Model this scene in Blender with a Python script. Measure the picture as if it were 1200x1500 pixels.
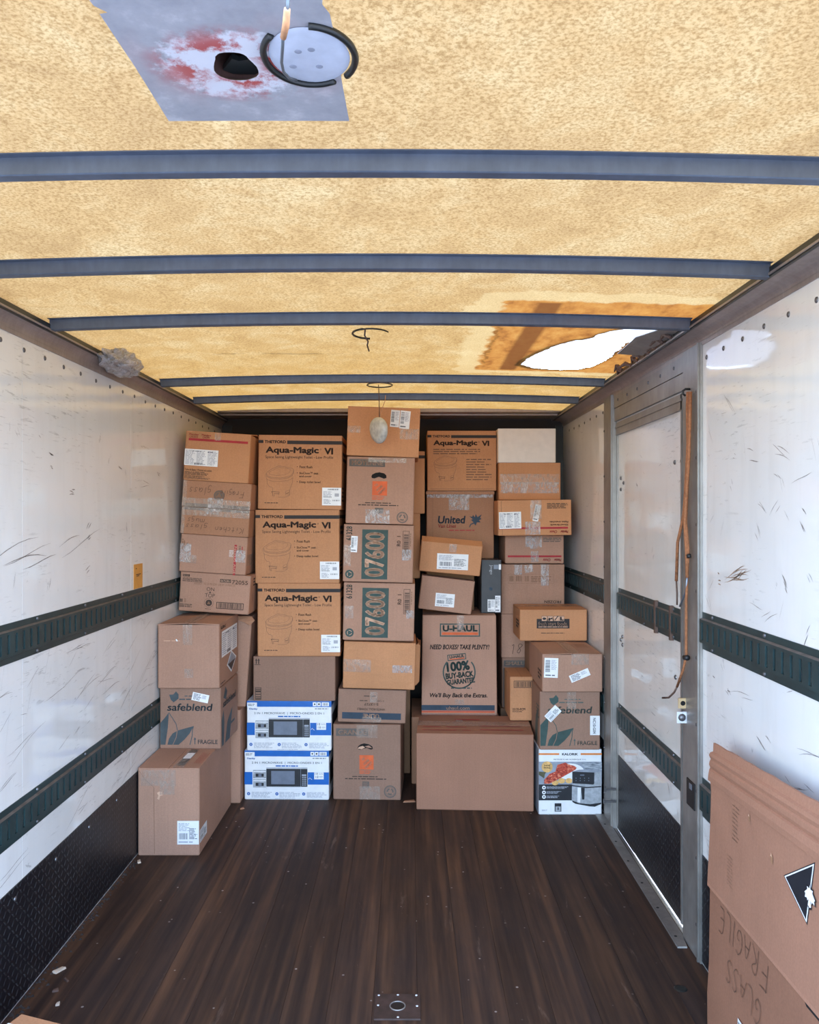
import bpy, bmesh, math, random
from mathutils import Vector, Matrix, Euler

random.seed(7)
for o in list(bpy.data.objects):
    bpy.data.objects.remove(o)
S = bpy.context.scene
COL = S.collection
PI = math.pi

# ------------------------------------------------------------------ camera
CAM_Z = 1.562
cd = bpy.data.cameras.new('camera')
cam = bpy.data.objects.new('camera', cd)
COL.objects.link(cam)
cam.location = (0, 0, CAM_Z)
cam.rotation_euler = (PI / 2, 0, 0)
cd.sensor_fit = 'VERTICAL'
cd.sensor_height = 30.0
cd.lens = 24.0                      # 1200 px focal length on a 1500 px tall frame
cd.shift_x = -1.0 / 1500
cd.shift_y = 5.0 / 1500
cd.clip_start = 0.05
cd.clip_end = 300
S.camera = cam

# ------------------------------------------------------------------ sky, sun, exposure
SUN_EL, SUN_AZ = 56.0, 40.0         # sun stands ahead of the truck and to its right
w = bpy.data.worlds.new('sky')
S.world = w
w.use_nodes = True
nt = w.node_tree
nt.nodes.clear()
sky = nt.nodes.new('ShaderNodeTexSky')
sky.sky_type = 'NISHITA'
sky.sun_disc = False
sky.sun_elevation = math.radians(SUN_EL)
sky.sun_rotation = math.radians(SUN_AZ)
sky.dust_density = 1.5
sky.ozone_density = 1.0
bg = nt.nodes.new('ShaderNodeBackground')
bg.inputs['Strength'].default_value = 2.2
wo = nt.nodes.new('ShaderNodeOutputWorld')
nt.links.new(sky.outputs[0], bg.inputs[0])
nt.links.new(bg.outputs[0], wo.inputs[0])
sl = bpy.data.lights.new('sun', 'SUN')
sl.energy = 3.0
sl.angle = math.radians(0.6)
sl.color = (1.0, 0.93, 0.84)
so = bpy.data.objects.new('sun', sl)
COL.objects.link(so)
so.location = (4, 6, 12)
sdir = Vector((math.sin(math.radians(SUN_AZ)) * math.cos(math.radians(SUN_EL)),
               math.cos(math.radians(SUN_AZ)) * math.cos(math.radians(SUN_EL)),
               math.sin(math.radians(SUN_EL))))
so.rotation_euler = sdir.to_track_quat('Z', 'Y').to_euler()
# sampling portal over the open rear of the truck (gives no light of its own)
pl = bpy.data.lights.new('rear_opening_portal', 'AREA')
pl.shape = 'RECTANGLE'
pl.size, pl.size_y = 2.3, 2.3
pl.cycles.is_portal = True
po = bpy.data.objects.new('rear_opening_portal', pl)
COL.objects.link(po)
po.location = (-0.12, 0.99, 1.12)
po.rotation_euler = (PI / 2, 0, 0)
S.view_settings.view_transform = 'Standard'
S.view_settings.look = 'None'
S.view_settings.gamma = 1.0
S.view_settings.use_curve_mapping = False
S.view_settings.exposure = 0.34
S.cycles.max_bounces = 14
S.cycles.diffuse_bounces = 8
S.cycles.glossy_bounces = 4
S.cycles.transmission_bounces = 6
S.cycles.transparent_max_bounces = 12
S.cycles.use_denoising = True
S.cycles.sample_clamp_indirect = 6.0
S.cycles.caustics_reflective = False
S.cycles.caustics_refractive = False

# ------------------------------------------------------------------ materials
def srgb(r, g, b):
    def c(x):
        x /= 255.0
        return x / 12.92 if x <= 0.04045 else ((x + 0.055) / 1.055) ** 2.4
    return (c(r), c(g), c(b), 1)

class N:
    """small node-graph helper"""
    def __init__(s, name):
        s.m = bpy.data.materials.new(name)
        s.m.use_nodes = True
        s.t = s.m.node_tree
        s.t.nodes.clear()
        s.out = s.t.nodes.new('ShaderNodeOutputMaterial')
    def n(s, typ, **kw):
        nd = s.t.nodes.new('ShaderNode' + typ)
        for k, v in kw.items():
            setattr(nd, k, v)
        return nd
    def l(s, a, b):
        s.t.links.new(a, b)
    def setin(s, nd, key, v):
        if isinstance(v, bpy.types.NodeSocket):
            s.l(v, nd.inputs[key])
        else:
            nd.inputs[key].default_value = v
    def coord(s, scale=(1, 1, 1), kind='Object', rot=(0, 0, 0)):
        tc = s.n('TexCoord')
        mp = s.n('Mapping')
        mp.inputs['Scale'].default_value = scale
        mp.inputs['Rotation'].default_value = rot
        s.l(tc.outputs[kind], mp.inputs[0])
        return mp.outputs[0]
    def noise(s, scale, vec=None, detail=3, rough=0.55, dist=0.0):
        nd = s.n('TexNoise')
        nd.inputs['Scale'].default_value = scale
        nd.inputs['Detail'].default_value = detail
        nd.inputs['Roughness'].default_value = rough
        nd.inputs['Distortion'].default_value = dist
        if vec is None:
            vec = s.coord()
        s.l(vec, nd.inputs['Vector'])
        return nd.outputs[0]
    def ramp(s, fac, stops):
        r = s.n('ValToRGB')
        els = r.color_ramp.elements
        while len(els) < len(stops):
            els.new(0.5)
        for e, (p, c) in zip(els, stops):
            e.position = p
            e.color = c if not isinstance(c, (int, float)) else (c, c, c, 1)
        s.l(fac, r.inputs[0])
        return r.outputs[0]
    def mix(s, fac, a, b, blend='MIX'):
        x = s.n('MixRGB', blend_type=blend)
        s.setin(x, 0, fac); s.setin(x, 1, a); s.setin(x, 2, b)
        return x.outputs[0]
    def math(s, op, a, b=None, clamp=False):
        x = s.n('Math', operation=op, use_clamp=clamp)
        s.setin(x, 0, a)
        if b is not None:
            s.setin(x, 1, b)
        return x.outputs[0]
    def bump(s, h, strength=0.3, dist=0.002):
        b = s.n('Bump')
        b.inputs['Strength'].default_value = strength
        b.inputs['Distance'].default_value = dist
        s.l(h, b.inputs['Height'])
        return b.outputs[0]
    def rand(s):
        return s.n('ObjectInfo').outputs['Random']
    def bsdf(s, color, rough=0.6, metal=0.0, normal=None, spec=None, alpha=None):
        p = s.n('BsdfPrincipled')
        s.setin(p, 'Base Color', color)
        s.setin(p, 'Roughness', rough)
        s.setin(p, 'Metallic', metal)
        if spec is not None:
            s.setin(p, 'Specular IOR Level', spec)
        if normal is not None:
            s.l(normal, p.inputs['Normal'])
        if alpha is not None:
            s.setin(p, 'Alpha', alpha)
        s.l(p.outputs[0], s.out.inputs[0])
        return p

def plain(name, rgb, rough=0.6, metal=0.0, var=0.06, scale=25):
    m = N(name)
    f = m.noise(scale)
    c = srgb(*rgb)
    lo = tuple(max(0, x * (1 - 2 * var)) for x in c[:3]) + (1,)
    hi = tuple(min(1, x * (1 + 2 * var)) for x in c[:3]) + (1,)
    m.bsdf(m.ramp(f, [(0.3, lo), (0.7, hi)]), rough, metal)
    return m.m

def cardboard(name, rgb):
    m = N(name)
    c = srgb(*rgb)
    v = m.coord()
    big = m.noise(4, v, 3)
    fib = m.noise(160, v, 2)
    wav = m.noise(90, m.coord((1.6, 1.6, 0.03)), 1)      # faint flute lines
    col = m.ramp(big, [(0.3, tuple(x * 0.92 for x in c[:3]) + (1,)), (0.7, tuple(min(1, x * 1.06) for x in c[:3]) + (1,))])
    col = m.mix(0.10, col, m.ramp(fib, [(0.35, 0.25), (0.65, 0.8)]), 'OVERLAY')
    col = m.mix(0.03, col, m.ramp(wav, [(0.35, 0.2), (0.65, 0.8)]), 'OVERLAY')
    hs = m.n('HueSaturation')
    r = m.rand()
    m.setin(hs, 'Value', m.math('ADD', 0.94, m.math('MULTIPLY', r, 0.12)))
    m.setin(hs, 'Saturation', 1.0)
    m.l(col, hs.inputs['Color'])
    h = m.math('ADD', m.math('MULTIPLY', wav, 0.25), m.math('MULTIPLY', m.noise(11, v, 2), 1.0))
    m.bsdf(hs.outputs[0], 0.72, 0, m.bump(h, 0.25, 0.004), spec=0.3)
    return m.m

M = {}
M['tan'] = cardboard('cardboard_tan', (168, 122, 94))
M['orange'] = cardboard('cardboard_orange', (194, 138, 98))
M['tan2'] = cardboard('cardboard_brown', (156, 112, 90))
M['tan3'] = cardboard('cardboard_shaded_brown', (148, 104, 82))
M['pink'] = cardboard('cardboard_pale', (172, 132, 111))
M['grey'] = cardboard('cardboard_grey_brown', (150, 116, 98))
M['dark'] = cardboard('cardboard_dark', (150, 112, 84))
M['whitebox'] = plain('white_carton', (226, 216, 208), 0.55, 0, 0.02)
M['blackbox'] = plain('black_carton', (52, 52, 56), 0.5, 0, 0.05)
M['ink'] = plain('brown_black_ink', (66, 50, 42), 0.75, 0, 0.08)
M['ink_faint'] = plain('faint_ink', (128, 94, 72), 0.75, 0, 0.05)
M['pencil'] = plain('brown_marker', (98, 70, 54), 0.8, 0, 0.05)
M['ink_black'] = plain('black_ink', (40, 34, 34), 0.7, 0, 0.08)
M['ink_grey'] = plain('grey_ink', (98, 90, 84), 0.75, 0, 0.06)
M['green'] = plain('green_ink', (54, 76, 72), 0.7, 0, 0.08)
M['greengrey'] = plain('worn_green_ink', (80, 90, 84), 0.7, 0, 0.08)
M['navy'] = plain('navy_ink', (44, 60, 76), 0.7, 0, 0.08)
M['leafblue'] = plain('dark_blue_ink', (66, 76, 80), 0.7, 0, 0.08)
M['red'] = plain('red_ink', (168, 42, 50), 0.7, 0, 0.06)
M['hdorange'] = plain('orange_ink', (214, 98, 52), 0.7, 0, 0.06)
M['blue'] = plain('bright_blue_print', (10, 98, 184), 0.45, 0, 0.04)
M['paper'] = plain('white_paper', (236, 236, 238), 0.5, 0, 0.02)
M['text'] = plain('label_print', (96, 98, 106), 0.6, 0, 0.05)
M['text_pale'] = plain('pale_label_print', (172, 174, 184), 0.6, 0, 0.05)
M['kalorange'] = plain('orange_print', (226, 138, 72), 0.45, 0, 0.05)
M['boardcol'] = plain('unprinted_board', (204, 164, 138), 0.75, 0, 0.05)
M['photo_grey'] = plain('printed_grey', (150, 156, 168), 0.45, 0, 0.1)
M['photo_dark'] = plain('printed_black', (38, 40, 46), 0.4, 0, 0.08)
M['photo_glass'] = plain('printed_glass_grey', (112, 120, 136), 0.4, 0, 0.06)
M['photo_silver'] = plain('printed_silver', (168, 172, 178), 0.4, 0, 0.1, 60)
M['photo_lemon'] = plain('printed_lemon', (222, 176, 110), 0.45, 0, 0.12, 60)
M['photo_herb'] = plain('printed_herb', (84, 82, 58), 0.45, 0, 0.12, 60)
m = N('printed_salmon')
f = m.noise(95, m.coord((1, 1, 1.4)), 4, 0.6)
m.bsdf(m.ramp(f, [(0.3, srgb(60, 22, 20)), (0.44, srgb(176, 58, 44)), (0.58, srgb(206, 92, 66)), (0.72, srgb(242, 186, 150))]), 0.45)
M['photo_salmon'] = m.m
m = N('printed_slate')
f = m.noise(30, m.coord((1, 1, 7), rot=(0, 0.7, 0)), 4, 0.6)
m.bsdf(m.ramp(f, [(0.35, srgb(96, 104, 114)), (0.65, srgb(190, 196, 204))]), 0.45)
M['photo_slate'] = m.m

m = N('clear_packing_tape')
p = m.n('BsdfPrincipled')
cr = m.noise(70, m.coord((1, 1, 0.5)), 4, 0.6)
p.inputs['Base Color'].default_value = srgb(196, 176, 162)
p.inputs['Roughness'].default_value = 0.16
p.inputs['Specular IOR Level'].default_value = 0.7
m.l(m.bump(cr, 0.6, 0.004), p.inputs['Normal'])
m.l(m.ramp(cr, [(0.35, 0.16), (0.62, 0.5)]), p.inputs['Alpha'])
m.l(p.outputs[0], m.out.inputs[0])
M['tape'] = m.m
m = N('crinkled_packing_tape')
p = m.n('BsdfPrincipled')
cr = m.noise(46, m.coord((1, 1, 0.6)), 4, 0.62, 1.2)
p.inputs['Base Color'].default_value = srgb(206, 198, 196)
p.inputs['Roughness'].default_value = 0.14
p.inputs['Specular IOR Level'].default_value = 0.9
m.l(m.bump(cr, 0.8, 0.012), p.inputs['Normal'])
m.l(m.ramp(cr, [(0.40, 0.22), (0.66, 0.78)]), p.inputs['Alpha'])
m.l(p.outputs[0], m.out.inputs[0])
M['crinkle'] = m.m
M['darktape'] = plain('dark_tape', (74, 70, 66), 0.3, 0, 0.1)

# white glossy wall lining with scuffs and scratches
def lining(name, rgb, scuff):
    m = N(name)
    v = m.coord()
    base = m.ramp(m.noise(1.6, v, 3), [(0.3, srgb(*[x - 8 for x in rgb])), (0.7, srgb(*rgb))])
    # long scratches running along the truck, dense in patches
    st = m.noise(9, m.coord((1, 0.9, 9), rot=(0.16, 0, 0)), 6, 0.65, 0.3)
    st = m.ramp(st, [(0.60, 0), (0.67, 1)])
    st2 = m.noise(14, m.coord((1, 1.1, 8), rot=(-0.5, 0, 0)), 5, 0.6, 0.2)
    st2 = m.ramp(st2, [(0.63, 0), (0.69, 1)])
    patch = m.ramp(m.noise(2.3, v, 3), [(0.46, 0), (0.66, 1)])
    mk = m.noise(7.5, m.coord((1, 1.6, 1.1)), 7, 0.72, 0.8)
    mk = m.ramp(mk, [(0.655, 0), (0.70, 1)])
    sep = m.n('SeparateXYZ')
    m.l(v, sep.inputs[0])
    low = m.ramp(m.math('DIVIDE', sep.outputs[2], 2.2), [(0.35, 1.0), (0.75, 0.55)])
    s = m.math('MULTIPLY', m.math('MAXIMUM', m.math('MULTIPLY', m.math('MAXIMUM', st, st2), patch), m.math('MULTIPLY', mk, 0.9)), low)
    s = m.math('MULTIPLY', s, scuff, True)
    col = m.mix(s, base, srgb(110, 104, 104))
    grime = m.ramp(m.noise(5, m.coord((1, 3, 0.5)), 4), [(0.5, 0), (0.8, 1)])
    col = m.mix(m.math('MULTIPLY', grime, 0.10), col, srgb(150, 138, 128))
    wob = m.noise(3.2, m.coord((1, 1, 2.4)), 2)
    rough = m.math('ADD', 0.07, m.math('MULTIPLY', s, 0.4))
    m.bsdf(col, rough, 0, m.bump(wob, 0.12, 0.02), spec=0.6)
    return m.m
M['lining'] = lining('white_wall_lining', (232, 230, 229), 0.75)
M['door_lining'] = lining('white_door_lining', (230, 226, 222), 0.6)

def metal(name, rgb, rough=0.42, met=0.75, stain=0.5):
    m = N(name)
    v = m.coord()
    a = m.noise(9, v, 5, 0.6)
    b = m.noise(60, m.coord((1, 1, 0.25)), 3)
    c = srgb(*rgb)
    col = m.ramp(a, [(0.3, tuple(x * (1 - stain * 0.5) for x in c[:3]) + (1,)), (0.6, c), (0.8, tuple(min(1, x * (1 + stain * 0.3)) for x in c[:3]) + (1,))])
    col = m.mix(0.12, col, m.ramp(b, [(0.3, 0.2), (0.7, 0.8)]), 'OVERLAY')
    m.bsdf(col, m.math('ADD', rough - 0.08, m.math('MULTIPLY', a, 0.2)), met, m.bump(b, 0.12, 0.001))
    return m.m
M['galv'] = metal('galvanised_steel', (150, 158, 172), 0.45, 0.7, 0.5)
M['bow'] = metal('galvanised_bow', (100, 110, 126), 0.5, 0.5, 0.5)
M['rail'] = metal('aluminium_rail', (172, 160, 154), 0.5, 0.6, 0.35)
M['post'] = metal('steel_post', (160, 156, 152), 0.46, 0.65, 0.5)
M['track'] = plain('dark_green_track_paint', (36, 56, 58), 0.42, 0.1, 0.12, 14)
M['trackworn'] = plain('worn_track_edge', (104, 96, 92), 0.5, 0.3, 0.15, 30)
M['rivet'] = metal('rivet_steel', (112, 110, 112), 0.4, 0.7, 0.3)
M['black'] = plain('black_paint', (22, 22, 24), 0.5, 0, 0.1)
M['backwall'] = plain('dark_bulkhead', (40, 32, 30), 0.7, 0, 0.15, 4)
M['brass'] = metal('brass_plate', (206, 178, 138), 0.4, 0.5, 0.3)
M['zinc'] = metal('zinc_plate', (224, 226, 232), 0.4, 0.3, 0.2)
M['cord'] = plain('brown_cord', (150, 96, 62), 0.85, 0, 0.15, 120)
M['cordend'] = plain('dark_cord_end', (92, 70, 60), 0.7, 0, 0.1, 80)
M['rubber'] = plain('black_sealant', (26, 30, 30), 0.35, 0, 0.1)
M['wire'] = plain('grey_wire', (92, 98, 104), 0.5, 0.2, 0.05)
M['connector'] = plain('orange_tape_connector', (196, 144, 104), 0.6, 0, 0.1, 90)
M['lampwhite'] = plain('aged_white_plastic', (196, 194, 186), 0.45, 0, 0.12, 40)
M['yellow'] = plain('yellow_sticker', (214, 150, 66), 0.5, 0, 0.05)
M['grime'] = plain('floor_edge_dirt', (46, 38, 34), 0.9, 0, 0.3, 60)
M['greyfoam'] = plain('grey_foam', (92, 98, 104), 0.8, 0, 0.06)
M['debris'] = plain('wood_chip', (206, 186, 164), 0.8, 0, 0.1)
M['concrete'] = plain('asphalt_yard', (126, 126, 128), 0.9, 0, 0.06, 2)
M['skin'] = plain('painted_truck_skin', (214, 214, 214), 0.4, 0, 0.03)
M['hole'] = plain('dark_hole', (14, 12, 12), 0.9, 0, 0.1)

# raised-tread black kick plate: small lozenges in alternating directions
m = N('black_tread_plate')
v = m.coord()
sp = m.n('SeparateXYZ'); m.l(v, sp.inputs[0])
PIT = 0.026
u = m.math('DIVIDE', sp.outputs[1], PIT); vv = m.math('DIVIDE', sp.outputs[2], PIT)
par = m.math('MODULO', m.math('ADD', m.math('FLOOR', u), m.math('FLOOR', vv)), 2.0)
par = m.math('ABSOLUTE', par)
fu = m.math('SUBTRACT', m.math('FRACT', u), 0.5); fv = m.math('SUBTRACT', m.math('FRACT', vv), 0.5)
sg = m.math('SUBTRACT', m.math('MULTIPLY', par, 2.0), 1.0)
fus = m.math('MULTIPLY', fu, sg)
a = m.math('ADD', fus, fv); b = m.math('SUBTRACT', fus, fv)
d = m.math('ADD', m.math('POWER', m.math('DIVIDE', a, 0.62), 2.0), m.math('POWER', m.math('DIVIDE', b, 0.2), 2.0))
hgt = m.ramp(d, [(0.55, 1.0), (1.0, 0.0)])
wear = m.noise(14, v, 4)
col = m.mix(m.math('MULTIPLY', hgt, m.ramp(wear, [(0.35, 0.1), (0.7, 0.8)])), srgb(20, 20, 26), srgb(74, 78, 84))
dust = m.ramp(m.noise(3, v, 4), [(0.5, 0), (0.75, 1)])
col = m.mix(m.math('MULTIPLY', dust, 0.12), col, srgb(84, 72, 64))
m.bsdf(col, 0.42, 0.1, m.bump(hgt, 1.0, 0.004))
M['tread'] = m.m

# worn dark hardwood
m = N('worn_floor_board')
oi = m.n('ObjectInfo')
tc = m.n('TexCoord')
ad = m.n('VectorMath', operation='ADD')
sc_ = m.n('VectorMath', operation='SCALE')
m.l(oi.outputs['Location'], sc_.inputs[0]); sc_.inputs['Scale'].default_value = 3.1
m.l(tc.outputs['Object'], ad.inputs[0]); m.l(sc_.outputs[0], ad.inputs[1])
def mapv(scale):
    mp = m.n('Mapping'); mp.inputs['Scale'].default_value = scale
    m.l(ad.outputs[0], mp.inputs[0]); return mp.outputs[0]
strip = m.noise(26, mapv((1, 0.03, 1)), 2, 0.5)
grain = m.noise(60, mapv((1, 0.05, 1)), 5, 0.65)
wearn = m.noise(3.0, mapv((1, 0.45, 1)), 4, 0.6)
col = m.ramp(strip, [(0.32, srgb(40, 28, 25)), (0.5, srgb(68, 47, 35)), (0.68, srgb(112, 78, 54))])
col = m.mix(0.42, col, m.ramp(grain, [(0.3, srgb(34, 26, 25)), (0.7, srgb(88, 66, 54))]))
col = m.mix(m.ramp(wearn, [(0.4, 0.0), (0.7, 0.55)]), col, srgb(52, 44, 44))
hs = m.n('HueSaturation')
m.setin(hs, 'Value', m.math('ADD', 0.70, m.math('MULTIPLY', oi.outputs['Random'], 0.35)))
m.l(col, hs.inputs['Color'])
scr = m.ramp(m.noise(16, mapv((1.0, 0.16, 1)), 7, 0.7, 0.6), [(0.62, 0), (0.70, 1)])
spk = m.n('TexVoronoi'); spk.inputs['Scale'].default_value = 16; m.l(mapv((1, 1, 1)), spk.inputs['Vector'])
dot = m.ramp(spk.outputs['Distance'], [(0.05, 1), (0.085, 0)])
dot = m.math('MULTIPLY', dot, m.ramp(m.noise(4, mapv((1, 1, 1)), 2), [(0.5, 0), (0.58, 1)]))
col = m.mix(m.math('MULTIPLY', scr, 0.42), hs.outputs[0], srgb(128, 108, 94))
col = m.mix(m.math('MULTIPLY', dot, 0.7), col, srgb(190, 180, 172))
rough = m.math('ADD', 0.46, m.math('MULTIPLY', wearn, 0.3))
m.bsdf(col, rough, 0, m.bump(grain, 0.25, 0.002), spec=0.3)
M['floor'] = m.m

# translucent fibreglass roof skin: yellowed, mottled, with a water-stained bay
ROOF_T = 0.182
m = N('translucent_fibreglass_roof')
v = m.coord()
sp = m.n('SeparateXYZ'); m.l(v, sp.inputs[0])
fine = m.noise(150, v, 3, 0.7)
mid = m.noise(7, m.coord((1, 0.8, 1)), 6, 0.68, 0.5)
big = m.noise(1.7, v, 3)
col = m.ramp(mid, [(0.30, srgb(190, 152, 98)), (0.48, srgb(228, 194, 138)), (0.66, srgb(255, 238, 196))])
col = m.mix(m.ramp(big, [(0.35, 0.0), (0.7, 0.5)]), col, srgb(224, 184, 120))
warm = m.ramp(sp.outputs[1], [(0.0, 0.0), (1.0, 1.0)])
far = m.math('MULTIPLY', m.math('SUBTRACT', sp.outputs[1], 1.6), 0.34, True)
col = m.mix(far, m.mix(0.42, col, srgb(228, 214, 190)), m.mix(0.42, col, srgb(240, 196, 114)))
col = m.mix(m.ramp(fine, [(0.36, 0.70), (0.58, 0.0)]), col, srgb(150, 118, 76))
# stained bay: box mask with ragged edge
def edge(sock, lo, hi, jitter, nscale):
    j = m.math('MULTIPLY', m.math('SUBTRACT', m.noise(nscale, v, 4, 0.65), 0.5), jitter)
    x = m.math('ADD', sock, j)
    up = m.math('MULTIPLY', m.math('SUBTRACT', x, lo), 60.0, True)
    dn = m.math('MULTIPLY', m.math('SUBTRACT', hi, x), 60.0, True)
    return m.math('MULTIPLY', up, dn)
bay = m.math('MULTIPLY', edge(sp.outputs[0], 0.30, 1.2, 0.10, 12), edge(sp.outputs[1], 2.60, 3.86, 0.10, 9))
pale = m.math('MULTIPLY', edge(sp.outputs[0], 0.20, 1.2, 0.22, 7), edge(sp.outputs[1], 2.50, 3.93, 0.20, 7))
bat = m.math('MULTIPLY', edge(sp.outputs[0], 0.405, 0.50, 0.012, 10), edge(sp.outputs[1], 2.62, 3.84, 0.02, 9))
stain = m.ramp(m.noise(16, m.coord((1, 0.5, 1)), 5, 0.7), [(0.3, srgb(150, 84, 34)), (0.5, srgb(206, 142, 70)), (0.7, srgb(226, 172, 98))])
col = m.mix(m.math('MULTIPLY', pale, 0.38), col, srgb(252, 238, 196))
col = m.mix(m.math('MULTIPLY', bay, 0.92), col, stain)
col = m.mix(m.math('MULTIPLY', bat, 0.85), col, srgb(128, 80, 50))
crack = m.math('MULTIPLY', edge(sp.outputs[0], 0.31, 0.335, 0.10, 14), edge(sp.outputs[1], 2.8, 3.7, 0.05, 9))
col = m.mix(m.math('MULTIPLY', m.math('MULTIPLY', crack, bay), 0.75), col, srgb(60, 36, 22))
tr = m.n('BsdfTranslucent'); df = m.n('BsdfDiffuse')
m.l(m.mix(1.0, col, (ROOF_T, ROOF_T * 0.86, ROOF_T * 0.60, 1), 'MULTIPLY'), tr.inputs[0])
m.l(m.mix(0.5, col, srgb(140, 118, 84)), df.inputs[0])
mx = m.n('MixShader'); mx.inputs[0].default_value = 0.34
m.l(tr.outputs[0], mx.inputs[1]); m.l(df.outputs[0], mx.inputs[2])
m.l(mx.outputs[0], m.out.inputs[0])
M['roof'] = m.m

m = N('white_translucent_patch')
c = m.ramp(m.noise(24, m.coord((1, 0.2, 1)), 4), [(0.3, (0.155, 0.165, 0.18, 1)), (0.7, (0.20, 0.208, 0.22, 1))])
tr = m.n('BsdfTranslucent'); df = m.n('BsdfDiffuse')
m.l(c, tr.inputs[0]); m.l(c, df.inputs[0])
mx = m.n('MixShader'); mx.inputs[0].default_value = 0.12
m.l(tr.outputs[0], mx.inputs[1]); m.l(df.outputs[0], mx.inputs[2])
m.l(mx.outputs[0], m.out.inputs[0])
M['whitepatch'] = m.m

# grey repair sheet with red overspray around the vent hole
m = N('grey_repair_sheet')
v = m.coord()
sp = m.n('SeparateXYZ'); m.l(v, sp.inputs[0])
base = m.ramp(m.noise(14, v, 6, 0.65), [(0.3, srgb(146, 148, 154)), (0.55, srgb(164, 165, 170)), (0.75, srgb(198, 198, 200))])
dx = m.math('ADD', sp.outputs[0], 0.268); dy = m.math('SUBTRACT', sp.outputs[1], 1.250)
rr = m.math('SQRT', m.math('ADD', m.math('MULTIPLY', dx, dx), m.math('MULTIPLY', m.math('MULTIPLY', dy, dy), 1.6)))
nz = m.noise(26, v, 5, 0.7)
wsplash = m.math('MULTIPLY', m.math('SUBTRACT', 0.115, m.math('ADD', rr, m.math('MULTIPLY', m.math('SUBTRACT', nz, 0.5), 0.12))), 60.0, True)
col = m.mix(m.math('MULTIPLY', wsplash, 0.75), base, srgb(222, 224, 230))
rn = m.noise(12, m.coord((1, 1, 1)), 6, 0.75)
ring = m.ramp(rr, [(0.03, 0.0), (0.055, 1.0), (0.085, 0.9), (0.14, 0.0)])
redm = m.math('MULTIPLY', ring, m.ramp(rn, [(0.46, 0), (0.56, 1)]))
col = m.mix(m.math('MULTIPLY', redm, 0.95), col, srgb(168, 44, 34))
soft = m.math('MULTIPLY', m.ramp(rr, [(0.05, 0.6), (0.19, 0.0)]), m.ramp(m.noise(6, v, 3), [(0.45, 0), (0.65, 1)]))
col = m.mix(soft, col, srgb(176, 92, 80))
m.bsdf(col, 0.6, 0.0, m.bump(nz, 0.15, 0.002))
M['repair'] = m.m

m = N('crumpled_clear_plastic')
g = m.n('BsdfPrincipled')
cr = m.noise(40, m.coord(), 4, 0.7)
g.inputs['Base Color'].default_value = srgb(186, 186, 190)
g.inputs['Roughness'].default_value = 0.2
m.l(m.ramp(cr, [(0.3, 0.35), (0.7, 0.9)]), g.inputs['Alpha'])
m.l(m.bump(cr, 0.8, 0.01), g.inputs['Normal'])
m.l(g.outputs[0], m.out.inputs[0])
M['plastic'] = m.m

# ------------------------------------------------------------------ object helpers
def link(o, parent=None):
    COL.objects.link(o)
    if parent is not None:
        o.parent = parent
    return o

def empty(name, loc=(0, 0, 0), rot=(0, 0, 0), label=None, cat=None, group=None, kind=None, parent=None):
    o = bpy.data.objects.new(name, None)
    o.empty_display_size = 0.1
    link(o, parent)
    o.location = loc
    o.rotation_euler = rot
    tag(o, label, cat, group, kind)
    return o

def tag(o, label=None, cat=None, group=None, kind=None):
    if label: o['label'] = label
    if cat: o['category'] = cat
    if group: o['group'] = group
    if kind: o['kind'] = kind
    return o

def mesh(name, verts, faces, mats, parent=None, idx=None, smooth=False, loc=None, rot=None):
    me = bpy.data.meshes.new(name)
    me.from_pydata([tuple(v) for v in verts], [], faces)
    if not isinstance(mats, (list, tuple)):
        mats = [mats]
    for mt in mats:
        me.materials.append(mt)
    if idx:
        me.polygons.foreach_set('material_index', idx)
    if smooth:
        me.polygons.foreach_set('use_smooth', [True] * len(me.polygons))
    me.update()
    o = bpy.data.objects.new(name, me)
    link(o, parent)
    if loc is not None: o.location = loc
    if rot is not None: o.rotation_euler = rot
    return o

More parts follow.
